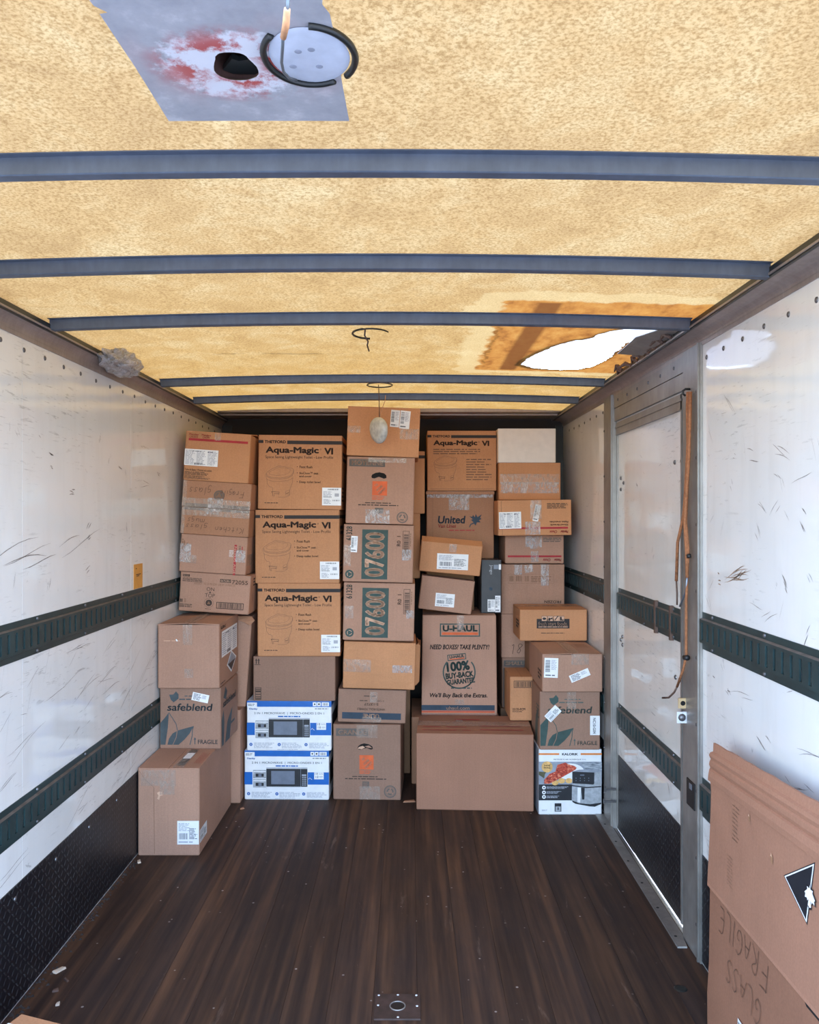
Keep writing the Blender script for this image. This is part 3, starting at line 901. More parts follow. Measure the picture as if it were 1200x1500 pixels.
# roof bows: flat-bottomed steel channel, bent to the crown
def bow(y):
    g = G()
    prof = [(0, 0.032), (0.0, 0.0), (0.003, -0.002), (0.029, -0.002), (0.032, 0.0), (0.032, 0.032), (0.048, 0.032), (0.048, 0.034), (-0.016, 0.034), (-0.016, 0.032)]
    n = 28
    vs, fs = [], []
    np_ = len(prof)
    xa, xb = -1.222, 0.952
    for k in range(n + 1):
        xx = xa + (xb - xa) * k / n
        z = roof_z(xx) - 0.0355
        vs += [(xx, p, z + q) for p, q in prof]
    for k in range(n):
        for j in range(np_):
            fs.append((k * np_ + j, k * np_ + (j + 1) % np_, (k + 1) * np_ + (j + 1) % np_, (k + 1) * np_ + j))
    fs.append(tuple(range(np_ - 1, -1, -1))); fs.append(tuple(range(n * np_, (n + 1) * np_)))
    g.add(vs, fs)
    return g
b0 = bow(0).obj('roof_bow', M['bow'], cl, loc=(0, BOW0, 0))
for k in (1, 2, 4, 5):
    dup(b0, cl, (0, BOW0 + k * BOWP, 0))
# grey repair sheet around the vent
rp = [(-0.430, 1.055), (-0.425, 1.10), (-0.412, 1.115), (-0.424, 1.118), (-0.420, 1.25), (-0.419, 1.422), (-0.106, 1.425), (-0.108, 1.30), (-0.107, 1.20), (-0.110, 1.12), (-0.118, 1.10), (-0.112, 1.055)]
sheet_with_holes(rp, [[(VC[0] + (a - VC[0]) * 0.98, VC[1] + (b - VC[1]) * 0.98) for a, b in vent]], 6, lambda x: roof_z(x) - 0.002, 'repair_sheet', M['repair'], cl)
# vent stub seen through the hole, with a crushed flap
g = G()
seg = 24
vs = []
for zz, rr in ((0.0, 1.02), (0.10, 1.05)):
    vs += [(VC[0] + 0.042 * rr * math.cos(2 * PI * k / seg), VC[1] + 0.054 * rr * math.sin(2 * PI * k / seg), roof_z(VC[0]) + zz) for k in range(seg)]
fs = [(k, k + seg, (k + 1) % seg + seg, (k + 1) % seg) for k in range(seg)] + [tuple(range(seg, 2 * seg))]
g.add(vs, fs)
vt = g.obj('vent_stub', plain('rusty_vent', (92, 66, 58), 0.7, 0.1, 0.2, 30), cl)
g = G()
fl = [(-0.018, 0.030), (-0.005, 0.012), (0.004, 0.018), (0.034, 0.010), (0.040, 0.034), (0.024, 0.052), (-0.012, 0.050), (-0.026, 0.040)]
n = len(fl)
g.add([(VC[0] + a, VC[1] + b * 1.1 - 0.01, roof_z(VC[0]) + 0.012 - 0.02 * (b - 0.02)) for a, b in fl] + [(VC[0] + a, VC[1] + b * 1.1 - 0.01, roof_z(VC[0]) + 0.02) for a, b in fl],
      [tuple(range(n)), tuple(range(2 * n - 1, n - 1, -1))] + [(k, k + n, (k + 1) % n + n, (k + 1) % n) for k in range(n)])
g.obj('vent_flap', M['rubber'], vt)
# sealant rings left by ceiling lamps
def ring_arc(cx, cy, rx, ry, a0, a1, wd, name, parent, r0=0.004):
    n = max(6, int(abs(a1 - a0) / 6))
    pts, rad = [], []
    for k in range(n + 1):
        t = math.radians(a0 + (a1 - a0) * k / n)
        xx, yy = cx + rx * math.cos(t), cy + ry * math.sin(t)
        pts.append((xx, yy, roof_z(xx) - 0.004)); rad.append(wd)
    g = G(); g.tube(pts, rad, 8)
    return g.obj(name, M['rubber'], parent, True)
ring_arc(-0.152, 1.222, 0.066, 0.078, 60, 225, 0.0052, 'sealant_ring', cl)
ring_arc(-0.148, 1.222, 0.066, 0.078, -85, 42, 0.0055, 'sealant_ring', cl)
g = G()
seg = 36
vs = [(-0.150, 1.222, roof_z(-0.15) - 0.006)]
for rr, zz in ((0.85, 0.0060), (1.0, 0.0030)):
    vs += [(-0.150 + 0.060 * rr * math.cos(2 * PI * k / seg), 1.222 + 0.073 * rr * math.sin(2 * PI * k / seg), roof_z(-0.15) - zz) for k in range(seg)]
fs = [(0, 1 + (k + 1) % seg, 1 + k) for k in range(seg)] + [(1 + k, 1 + (k + 1) % seg, 1 + seg + (k + 1) % seg, 1 + seg + k) for k in range(seg)]
g.add(vs, fs)
mp_ = g.obj('lamp_mount', plain('pale_blue_grey_filler', (186, 194, 208), 0.5, 0, 0.05, 30), cl, True)
g = G()
for a, b in ((-0.165, 1.205), (-0.145, 1.200), (-0.178, 1.245), (-0.138, 1.245)):
    g.disc((a, b, roof_z(-0.15) - 0.0058), (0, 0, -1), 0.006, 0.001, 10)
q = g.obj('screw_hole', plain('smudged_filler', (140, 146, 160), 0.6), mp_); q['kind'] = 'stuff'
g = G(); g.tube([(-0.153, 1.03, 2.246), (-0.152, 1.008, 2.215), (-0.150, 1.004, 2.190), (-0.151, 1.008, 2.181)], 0.0024, 8)
wr_ = g.obj('loose_wire', M['wire'], cl, True)
g = G(); g.tube([(-0.151, 1.005, 2.183), (-0.156, 1.028, 2.177), (-0.163, 1.052, 2.176)], [0.0042, 0.0048, 0.0042], 10)
g.obj('wire_connector', M['connector'], wr_, True)
g = G(); g.tube([(-0.163, 1.050, 2.176), (-0.170, 1.09, 2.182), (-0.179, 1.14, 2.192), (-0.184, 1.19, 2.206), (-0.183, 1.24, 2.224), (-0.178, 1.28, 2.242)], 0.0022, 8)
g.obj('wire_tail', M['wire'], wr_, True)
g = G()
for xa, xb, ya in ((-0.84, -0.69, 3.445), (-0.63, -0.50, 3.455), (-0.60, -0.30, 3.475)):
    n = 8
    pts = [(xa + (xb - xa) * k / n, ya + 0.006 * math.sin(k * 1.9 + xa * 9), 0.0008 + 0.003 * math.sin(PI * k / n) * (0.6 + 0.4 * math.sin(k * 2.7))) for k in range(n + 1)]
    g.add([(a, b - w_, roof_z(a) - 0.001) for a, b, w_ in pts] + [(a, b + w_, roof_z(a) - 0.001) for a, b, w_ in pts], [(k, k + 1, n + 2 + k, n + 1 + k) for k in range(n)])
q = g.obj('roof_crack', M['cordend'], cl); q['kind'] = 'stuff'
ring_arc(-0.150, 3.085, 0.067, 0.085, 95, 250, 0.004, 'sealant_ring', cl)
ring_arc(-0.146, 3.085, 0.067, 0.085, -115, -20, 0.003, 'sealant_ring', cl)
g = G(); g.tube([(-0.165, 3.0, 2.246), (-0.168, 3.02, 2.225), (-0.158, 3.08, 2.215), (-0.165, 3.14, 2.215), (-0.16, 3.18, 2.20)], 0.003, 6)
g.obj('loose_wire', M['cordend'], cl, True)

# ---- lamp dangling by its wire near the stacks
LY = 4.30
lm = empty('ceiling_lamp', (-0.166, LY, 2.010), label='round white lamp dangling by its wire from the roof', cat='lamp')
g = G()
seg = 28
prof = [(0.0, -0.020), (0.040, -0.020), (0.062, -0.014), (0.069, -0.004), (0.069, 0.006), (0.064, 0.014), (0.045, 0.022), (0.0, 0.025)]
vs, fs = [], []
for rr, zz in prof:
    for k in range(seg):
        t = 2 * PI * k / seg
        jit = 1 + 0.03 * math.sin(3 * t)
        vs.append((rr * jit * math.cos(t), zz, rr * jit * math.sin(t)))
for j in range(len(prof) - 1):
    for k in range(seg):
        fs.append((j * seg + k, j * seg + (k + 1) % seg, (j + 1) * seg + (k + 1) % seg, (j + 1) * seg + k))
g.add(vs, fs)
g.obj('lamp_body', M['lampwhite'], lm, True, rot=(0.12, 0.05, math.radians(-52)))
g = G(); g.tube([(0.004, 0, 0.066), (0.004, -0.002, 0.12), (0.002, 0.0, 0.18), (0.0, 0.0, 0.238)], 0.0022, 6)
g.obj('lamp_wire', M['cordend'], lm, True)
g = G(); g.tube([(0.006, 0, 0.064), (0.014, 0.01, 0.10), (0.022, 0.01, 0.125), (0.034, 0.015, 0.155), (0.036, 0.015, 0.185)], 0.0020, 6)
g.obj('loose_wire_end', M['connector'], lm, True)
n = 40
g = G()
g.tube([(0.066 * math.cos(2 * PI * k / n) + 0.05 - 0.044, 0.077 * math.sin(2 * PI * k / n), roof_z(-0.16) - 0.004 - 2.010) for k in range(n + 1)], 0.0034, 6)
g.obj('sealant_ring', M['rubber'], lm, True)

# ---- crumpled plastic stuffed in the left rail
bm = bmesh.new()
bmesh.ops.create_icosphere(bm, subdivisions=4, radius=1.0)
rnd = random.Random(3)
dirs = [(Vector((rnd.gauss(0, 1), rnd.gauss(0, 1), rnd.gauss(0, 1))).normalized(), rnd.uniform(2, 6), rnd.uniform(0, 6)) for _ in range(14)]
for v_ in bm.verts:
    d = v_.co.normalized()
    k = 1.0
    for ax, fr, ph in dirs:
        k += 0.10 * abs(math.sin(fr * d.dot(ax) * 1.5 + ph)) - 0.05
    v_.co = Vector((d.x * 0.055, d.y * 0.16, d.z * 0.035)) * k
me = bpy.data.meshes.new('plastic_bag'); bm.to_mesh(me); bm.free()
me.materials.append(M['plastic'])
pb = link(bpy.data.objects.new('plastic_bag', me))
pb.location = (-1.185, 3.36, 2.185); pb.rotation_euler = (0, -0.25, 0.05)
tag(pb, 'crumpled clear plastic stuffed into the left top rail', 'plastic bag')

# ---- cords hanging by the door post
ct = empty('hanging_cord', (1.0, 2.957, 2.0), label='brown braided cords hanging from a hook on the door post', cat='cord')
def ctube(name, pts, r, mat, seg=8):
    g = G(); g.tube([Vector(p) - Vector((1.0, 2.957, 2.0)) for p in pts], r, seg)
    return g.obj(name, mat, ct, True)
ctube('cord_strand', [(0.994, 2.931, 2.004), (0.992, 2.932, 1.941), (0.990, 2.919, 1.817), (0.990, 2.944, 1.645), (0.990, 2.966, 1.557), (0.992, 3.037, 1.463), (0.995, 3.062, 1.317)], 0.0060, M['cord'])
ctube('cord_strand', [(0.994, 2.904, 2.000), (0.990, 2.898, 1.912), (0.988, 2.902, 1.780), (0.986, 2.921, 1.647), (0.986, 2.940, 1.542), (0.986, 2.921, 1.433), (0.988, 2.922, 1.340)], 0.0062, M['cord'])
ctube('cord_strand', [(0.996, 2.922, 2.003), (0.990, 2.912, 1.744), (0.990, 2.941, 1.542), (0.990, 2.914, 1.438), (0.992, 2.943, 1.255), (0.992, 2.943, 1.054), (0.990, 2.974, 0.997), (0.988, 3.032, 0.928)], 0.0050, M['cord'])
ctube('cord_tail', [(0.988, 3.032, 0.928), (0.985, 3.054, 0.903), (0.980, 3.103, 0.872), (0.975, 3.165, 0.857)], 0.0036, M['cordend'])
ctube('cord_tail', [(0.995, 3.062, 1.320), (0.995, 3.054, 1.269), (0.996, 3.057, 1.228)], 0.0034, M['cordend'])
ctube('cord_tail', [(0.988, 2.922, 1.343), (0.990, 2.941, 1.290), (0.992, 2.983, 1.256), (0.994, 3.020, 1.227)], 0.0036, M['galv'])
ctube('hook', [(1.010, 2.957, 2.018), (0.994, 2.957, 2.018), (0.985, 2.957, 2.012), (0.985, 2.957, 2.0), (0.994, 2.957, 1.994)], 0.004, M['black'])
ctube('clamp', [(0.990, 2.952, 1.050), (0.990, 2.923, 1.054)], 0.010, M['black'], 10)
ctube('clamp', [(0.988, 2.906, 1.424), (0.988, 2.902, 1.412)], 0.008, M['black'], 10)

# ------------------------------------------------------------------ cartons
TEXT = {}
def glyphs(s, bold=0.0, shear=0.0, space=1.0):
    key = (s, bold, shear, space)
    if key in TEXT:
        return TEXT[key]
    cu = bpy.data.curves.new('lettering', 'FONT')
    cu.body = s
    cu.size = 1.0
    cu.resolution_u = 3
    cu.offset = min(bold, 0.0)
    cu.shear = shear
    cu.space_character = space
    cu.fill_mode = 'FRONT'
    o = bpy.data.objects.new('lettering', cu)
    COL.objects.link(o)
    dg = bpy.context.evaluated_depsgraph_get()
    me = o.evaluated_get(dg).to_mesh()
    vs = [(v_.co.x, v_.co.y) for v_ in me.vertices]
    fs = [tuple(p_.vertices) for p_ in me.polygons]
    o.evaluated_get(dg).to_mesh_clear()
    bpy.data.objects.remove(o)
    bpy.data.curves.remove(cu)
    if not vs:
        vs = [(0, 0), (1, 1)]
    if bold > 0:
        n0, v0, f0 = len(vs), list(vs), list(fs)
        for q in range(8):
            dx_, dy_ = bold * math.cos(q * PI / 4), bold * math.sin(q * PI / 4)
            k_ = len(vs)
            vs += [(a + dx_, b + dy_) for a, b in v0]
            fs += [tuple(i + k_ for i in f) for f in f0]
    x0 = min(a for a, _ in vs); x1 = max(a for a, _ in vs)
    y0 = min(b for _, b in vs); y1 = max(b for _, b in vs)
    vs = [((a - x0) / (x1 - x0 + 1e-9), (b - y0) / (y1 - y0 + 1e-9)) for a, b in vs]
    TEXT[key] = (vs, fs)
    return TEXT[key]

class Face:
    """printing on one flat face: map(U metres right, V metres up, lift) -> local point"""
    def __init__(s, W, H, fmap, root):
        s.W, s.H, s.map, s.root = W, H, fmap, root
        s.parts = {}
    def _put(s, part, pts, faces, mat, layer):
        key = part
        if key not in s.parts:
            s.parts[key] = (G(), [])
        g, mats = s.parts[key]
        if mat not in mats:
            mats.append(mat)
        g.add([s.map(a, b, 0.0006 * layer) for a, b in pts], faces, mats.index(mat))
    def pt(s, u, v):
        return (u * s.W, (1 - v) * s.H)
    def rect(s, b, mat, part='print', layer=1, rot=0):
        if part == 'print': part = 'print#%d' % len(s.parts)
        (x0, y1), (x1, y0) = s.pt(b[0], b[1]), s.pt(b[2], b[3])
        pts = [(x0, y0), (x1, y0), (x1, y1), (x0, y1)]
        if rot:
            pts = rotp(pts, ((x0 + x1) / 2, (y0 + y1) / 2), rot)
        s._put(part, pts, [(0, 1, 2, 3)], mat, layer)
    def poly(s, uv, mat, part='emblem', layer=1):
        pts = [s.pt(*p) for p in uv]
        bm = bmesh.new()
        vs = [bm.verts.new((a, b, 0)) for a, b in pts]
        f = bm.faces.new(vs)
        if f.normal.z < 0: pass
        bmesh.ops.triangulate(bm, faces=[f])
        bm.normal_update()
        fs = []
        for f in bm.faces:
            ids = [vs.index(v_) for v_ in f.verts]
            fs.append(tuple(ids if f.normal.z > 0 else ids[::-1]))
        bm.free()
        s._put(part, pts, fs, mat, layer)
    def line(s, uv, wd, mat, part='drawing', layer=1):
        pts = [Vector(s.pt(*p)) for p in uv]
        vs, fs = [], []
        for k, p in enumerate(pts):
            d = (pts[min(k + 1, len(pts) - 1)] - pts[max(k - 1, 0)]).normalized()
            nrm = Vector((-d.y, d.x)) * wd / 2
            vs += [tuple(p - nrm), tuple(p + nrm)]
        for k in range(len(pts) - 1):
            fs.append((2 * k, 2 * k + 2, 2 * k + 3, 2 * k + 1))
        s._put(part, vs, fs, mat, layer)
    def ring(s, c, r, wd, mat, part='emblem', layer=1, a0=0, a1=360):
        cx, cy = s.pt(*c)
        n = 28
        vs, fs = [], []
        for k in range(n + 1):
            t = math.radians(a0 + (a1 - a0) * k / n)
            for rr in (r - wd / 2, r + wd / 2):
                vs.append((cx + rr * math.cos(t), cy + rr * math.sin(t)))
        for k in range(n):
            fs.append((2 * k, 2 * k + 1, 2 * k + 3, 2 * k + 2))
        s._put(part, vs, fs, mat, layer)
    def dot(s, c, r, mat, part='emblem', layer=1, ry=None):
        cx, cy = s.pt(*c)
        n = 24
        vs = [(cx + r * math.cos(2 * PI * k / n), cy + (ry or r) * math.sin(2 * PI * k / n)) for k in range(n)]
        s._put(part, vs, [tuple(range(n))], mat, layer)
    def text(s, t, b, mat, rot=0, bold=0.0, shear=0.0, part='lettering', layer=2, size=None, space=1.0):
        vs, fs = glyphs(t, bold, shear, space)
        if part != 'x': part = part + '#%d' % len(s.parts)
        (x0, y1), (x1, y0) = s.pt(b[0], b[1]), s.pt(b[2], b[3])
        cx, cy = (x0 + x1) / 2, (y0 + y1) / 2
        ww, hh = abs(x1 - x0), abs(y1 - y0)
        if size: ww, hh = size
        elif rot in (90, 270, -90): ww, hh = hh, ww
        c_, s_ = math.cos(math.radians(rot)), math.sin(math.radians(rot))
        pts = []
        for a, bb in vs:
            p, q = (a - 0.5) * ww, (bb - 0.5) * hh
            pts.append((cx + p * c_ - q * s_, cy + p * s_ + q * c_))
        s._put(part, pts, fs, mat, layer)
    def fine(s, b, rows, mat, part='fine_print', layer=2, seed=1, rot=0, fill=0.5, ragged_=0.35):
        """rows of word-length dashes: print too small to read"""
        rn = random.Random(seed)
        if part != 'x': part = part + '#%d' % len(s.parts)
        (x0, y1), (x1, y0) = s.pt(b[0], b[1]), s.pt(b[2], b[3])
        cx, cy = (x0 + x1) / 2, (y0 + y1) / 2
        ww, hh = abs(x1 - x0), abs(y1 - y0)
        if rot in (90, 270, -90): ww, hh = hh, ww
        vs, fs = [], []
        rh = hh / rows
        for r in range(rows):
            x = 0.0
            lim = ww * (1 - rn.random() * ragged_)
            while x < lim:
                wl = min(rn.uniform(1.0, 4.5) * rh, lim - x)
                if wl > 0.2 * rh:
                    a, bb = x - ww / 2, hh / 2 - (r + 0.5) * rh
                    n = len(vs)
                    for p, q in ((a, bb - rh * fill / 2), (a + wl, bb - rh * fill / 2), (a + wl, bb + rh * fill / 2), (a, bb + rh * fill / 2)):
                        vs.append((cx + p, cy + q))
                    fs.append((n, n + 1, n + 2, n + 3))
                x += wl + rh * 0.45
        if rot: vs = rotp(vs, (cx, cy), rot)
        s._put(part, vs, fs, mat, layer)
    def barcode(s, b, mat, n=26, vertical=False, part='barcode', layer=2, seed=2, rot=0):
        rn = random.Random(seed)
        (x0, y1), (x1, y0) = s.pt(b[0], b[1]), s.pt(b[2], b[3])
        vs, fs = [], []
        t = 0.0
        L = (y1 - y0) if vertical else (x1 - x0)
        ws = [rn.choice((1, 1, 2, 3)) for _ in range(2 * n)]
        tot = sum(ws)
        for k, q in enumerate(ws):
            a, bb = t / tot * L, (t + q) / tot * L
            t += q
            if k % 2 == 0:
                n0 = len(vs)
                if vertical:
                    vs += [(x0, y0 + a), (x1, y0 + a), (x1, y0 + bb), (x0, y0 + bb)]
                else:
                    vs += [(x0 + a, y0), (x0 + bb, y0), (x0 + bb, y1), (x0 + a, y1)]
                fs.append((n0, n0 + 1, n0 + 2, n0 + 3))
        if rot: vs = rotp(vs, ((x0 + x1) / 2, (y0 + y1) / 2), rot)
        s._put(part, vs, fs, mat, layer)
    def frame(s, b, wd, mat, part='print', layer=1):
        u, v = wd / s.W, wd / s.H
        s.rect((b[0], b[1], b[2], b[1] + v), mat, part, layer)
        s.rect((b[0], b[3] - v, b[2], b[3]), mat, part, layer)
        s.rect((b[0], b[1] + v, b[0] + u, b[3] - v), mat, part, layer)
        s.rect((b[2] - u, b[1] + v, b[2], b[3] - v), mat, part, layer)
    def flush(s, skip=()):
        for part, (g, mats) in s.parts.items():
            o = g.obj(part.split('#')[0], mats, s.root)
        s.parts = {}
    def label(s, b, seed=1, rot=0, style=0, name='shipping_label'):
        """white sticker with its own print, one object"""
        s.flush()
        cx, cy = s.pt((b[0] + b[2]) / 2, (b[1] + b[3]) / 2)
        ww, hh = (b[2] - b[0]) * s.W, (b[3] - b[1]) * s.H
        sub = Face(ww, hh, lambda a, q, l: s.map(*rot1((cx + a - ww / 2, cy + q - hh / 2), (cx, cy), rot), l), s.root)
        sub.rect((0, 0, 1, 1), M['paper'], 'y', 3)
        T = M['text']
        if style == 0:
            sub.barcode((0.30, 0.06, 0.85, 0.14), T, 16, part='x', layer=4, seed=seed)
            sub.fine((0.06, 0.20, 0.55, 0.50), 4, M['text_pale'], 'x', 4, seed)
            sub.rect((0.66, 0.32, 0.88, 0.50), M['text_pale'], 'x', 4)
            sub.barcode((0.06, 0.50, 0.50, 0.56), T, 14, part='x', layer=4, seed=seed + 1)
            sub.barcode((0.55, 0.68, 0.92, 0.76), T, 14, part='x', layer=4, seed=seed + 2)
            sub.fine((0.08, 0.64, 0.50, 0.92), 4, M['text_pale'], 'x', 4, seed + 3)
        elif style == 1:
            for k in range(3):
                sub.fine((0.03 + 0.33 * k, 0.06, 0.31 + 0.33 * k, 0.94), 11, M['text_pale'], 'x', 4, seed + k)
            sub.fine((0.23, 0.08, 0.52, 0.16), 1, T, 'x', 5, seed)
            sub.fine((0.68, 0.10, 0.86, 0.18), 1, T, 'x', 5, seed)
            sub.barcode((0.30, 0.82, 0.55, 0.94), T, 16, part='x', layer=5, seed=seed)
        elif style == 2:
            sub.barcode((0.08, 0.52, 0.48, 0.78), T, 20, part='x', layer=4, seed=seed)
            sub.fine((0.06, 0.08, 0.60, 0.44), 6, M['text_pale'], 'x', 4, seed)
            sub.fine((0.55, 0.30, 0.94, 0.78), 8, T, 'x', 4, seed + 1)
            sub.fine((0.06, 0.84, 0.9, 0.95), 1, M['text_pale'], 'x', 4, seed + 1)
        elif style == 3:
            sub.fine((0.08, 0.10, 0.55, 0.90), 5, T, 'x', 4, seed, ragged_=0.2)
            sub.fine((0.60, 0.15, 0.92, 0.60), 3, M['text_pale'], 'x', 4, seed)
        elif style == 4:
            sub.barcode((0.08, 0.08, 0.42, 0.72), T, 22, True, part='x', layer=4, seed=seed)
            sub.fine((0.50, 0.08, 0.92, 0.60), 10, M['text_pale'], 'x', 4, seed)
            sub.fine((0.10, 0.82, 0.92, 0.94), 1, T, 'x', 4, seed + 1)
        g, mats = sub.parts['y']
        lb = g.obj(name, mats, s.root)
        if 'x' in sub.parts:
            g, mats = sub.parts['x']
            q = g.obj('label_print', mats, lb); q['kind'] = 'stuff'
        return lb
    def tape(s, b, mat='tape', rot=0, name='packing_tape', seed=1):
        s.flush()
        rn = random.Random(seed)
        (x0, y1), (x1, y0) = s.pt(b[0], b[1]), s.pt(b[2], b[3])
        nx, ny = max(2, int((x1 - x0) / 0.015)), max(2, int((y1 - y0) / 0.015))
        nx, ny = min(nx, 24), min(ny, 24)
        vs, fs = [], []
        for j in range(ny + 1):
            for i in range(nx + 1):
                p = (x0 + (x1 - x0) * i / nx, y0 + (y1 - y0) * j / ny)
                if rot: p = rot1(p, ((x0 + x1) / 2, (y0 + y1) / 2), rot)
                inner = 0 < i < nx and 0 < j < ny
                vs.append(s.map(p[0], p[1], 0.0025 + (rn.uniform(0, 0.0018) if inner else 0)))
        for j in range(ny):
            for i in range(nx):
                a = j * (nx + 1) + i
                fs.append((a, a + 1, a + nx + 2, a + nx + 1))
        return mesh(name, vs, fs, M[mat], s.root, smooth=True)

def rot1(p, c, deg):
    a = math.radians(deg)
    x_, y_ = p[0] - c[0], p[1] - c[1]
    return (c[0] + x_ * math.cos(a) - y_ * math.sin(a), c[1] + x_ * math.sin(a) + y_ * math.cos(a))
def rotp(pts, c, deg):
    return [rot1(p, c, deg) for p in pts]

class Carton:
    """A closed carton: x0..x1 is its front face at depth y, base z0, height h, depth d."""
    def __init__(s, name, label, x0, x1, y, z0, h, d, mat='tan', yaw=0, roll=0, pitch=0, seam='x', bulge=0.0003, lift=0.0,
                 cat='box', group=None, taper=0.0, taped=True, top=True):
        w_ = x1 - x0
        s.w, s.d, s.h, s.bulge, s.taper = w_, d, h, bulge, taper
        R = Euler((math.radians(pitch), math.radians(roll), math.radians(yaw))).to_matrix()
        loc = Vector(((x0 + x1) / 2, y, z0)) - R @ Vector((0, -d / 2, 0))
        s.root = empty(name, loc, (math.radians(pitch), math.radians(roll), math.radians(yaw)), label, cat, group)
        mt = M[mat]
        s.mat = mt
        # body: chamfered outline lofted with a slight bulge
        c = 0.004
        nw, nd, nz = 5, 5, 6
        def outline():
            pts = []
            for k in range(nw + 1): pts.append((-w_ / 2 + c + (w_ - 2 * c) * k / nw, -d / 2, 0))
            for k in range(nd + 1): pts.append((w_ / 2, -d / 2 + c + (d - 2 * c) * k / nd, 1))
            for k in range(nw + 1): pts.append((w_ / 2 - c - (w_ - 2 * c) * k / nw, d / 2, 2))
            for k in range(nd + 1): pts.append((-w_ / 2, d / 2 - c - (d - 2 * c) * k / nd, 3))
            return pts
        ol = outline()
        n = len(ol)
        levels = [0.0, 0.004] + [h * k / nz for k in range(1, nz)] + [h - 0.006, h - 0.0035]
        vs, fs = [], []
        for li, z in enumerate(levels):
            ins = 0.003 if li == 0 else 0.0
            for (px, py, sd) in ol:
                vs.append(s.warp(px * (1 - ins / max(w_, .01) * 2), py * (1 - ins / max(d, .01) * 2), z, sd))
        for l_ in range(len(levels) - 1):
            for k in range(n):
                fs.append((l_ * n + k, l_ * n + (k + 1) % n, (l_ + 1) * n + (k + 1) % n, (l_ + 1) * n + k))
        fs.append(tuple(range(n - 1, -1, -1)))
        fs.append(tuple(range((len(levels) - 1) * n, len(levels) * n)))
        mesh('body', vs, fs, mt, s.root)
        s.lift = lift
        if top:
            k_ = 1 - taper
            W2, D2 = w_ / 2 * k_ - 0.001, d / 2 - 0.001
            for sgn in (-1, 1):
                g = G()
                zt = h - 0.0032
                e = 0.0012
                if seam == 'x':      # flaps meet along a line running left-right
                    a, b = (-D2, -e) if sgn < 0 else (e, D2)
                    zz = [zt, zt + lift] if sgn < 0 else [zt + lift * 0.8, zt]
                    vs = [(-W2, a, zz[0]), (W2, a, zz[0]), (W2, b, zz[1]), (-W2, b, zz[1])]
                else:
                    a, b = (-W2, -e) if sgn < 0 else (e, W2)
                    zz = [zt, zt + lift] if sgn < 0 else [zt + lift * 0.8, zt]
                    vs = [(a, -D2, zz[0]), (b, -D2, zz[1]), (b, D2, zz[1]), (a, D2, zz[0])]
                vs = vs + [(p, q, r + 0.0032) for p, q, r in vs]
                g.add(vs, [(3, 2, 1, 0), (4, 5, 6, 7), (0, 1, 5, 4), (1, 2, 6, 5), (2, 3, 7, 6), (3, 0, 4, 7)])
                g.obj('top_flap', mt, s.root)
        s.F = Face(w_, h, lambda a, b, l: s.warp(a - w_ / 2, -d / 2, b, 0, l), s.root)
        s.R = Face(d, h, lambda a, b, l: s.warp(w_ / 2, a - d / 2, b, 1, l), s.root)
        s.L = Face(d, h, lambda a, b, l: s.warp(-w_ / 2, d / 2 - a, b, 3, l), s.root)
        s.T = Face(w_, d, lambda a, b, l: (a - w_ / 2, b - d / 2, h + l + 0.0006 + (lift * (1 - abs(b - d / 2) / (d / 2)) if seam == 'x' else lift * (1 - abs(a - w_ / 2) / (w_ / 2)))), s.root)
    def warp(s, px, py, z, side, lift=0.0):
        h, w_, d = s.h, s.w, s.d
        kz = 4 * (z / h) * (1 - z / h)
        k = 1 - s.taper * (z / h)
        ox = oy = 0.0
        if side == 0: oy = -(s.bulge * kz * max(0, 1 - (2 * px / w_) ** 2) + lift)
        if side == 2: oy = s.bulge * kz * max(0, 1 - (2 * px / w_) ** 2) + lift
        if side == 1: ox = s.bulge * kz * max(0, 1 - (2 * py / d) ** 2) + lift
        if side == 3: ox = -(s.bulge * kz * max(0, 1 - (2 * py / d) ** 2) + lift)
        return (px * k + ox, py + oy, z)
    def done(s):
        for f in (s.F, s.R, s.L, s.T):
            f.flush()

def sub(o, a, b):
    """fraction inside box o=(l,t,r,b) in some picture's pixels"""
    return ((a - o[0]) / (o[2] - o[0]), (b - o[1]) / (o[3] - o[1]))
def bb(o, x0, y0, x1, y1):
    a = sub(o, x0, y0); b = sub(o, x1, y1)
    return (a[0], a[1], b[0], b[1])

def up_arrows(F, b, mat):
    for k in (0, 1):
        x = b[0] + (b[2] - b[0]) * (0.3 + 0.4 * k)
        F.line([(x, b[3] - 0.15 * (b[3] - b[1])), (x, b[1] + 0.1 * (b[3] - b[1]))], 0.006, mat, 'arrows')
        F.poly([(x - 0.2 * (b[2] - b[0]), b[1] + 0.35 * (b[3] - b[1])), (x, b[1]), (x + 0.2 * (b[2] - b[0]), b[1] + 0.35 * (b[3] - b[1]))], mat, 'arrows')
    F.rect((b[0], b[3] - 0.08 * (b[3] - b[1]), b[2], b[3]), mat, 'arrows')

def recycle(F, c, r, mat, base):
    F.ring(c, r * 0.92, r * 0.16, mat)
    cx, cy = c
    for k in range(3):
        t0 = 90 + 120 * k
        F.ring(c, r * 0.45, r * 0.22, mat, a0=t0 + 12, a1=t0 + 95)
    F.ring(c, r * 0.72, r * 0.06, mat)


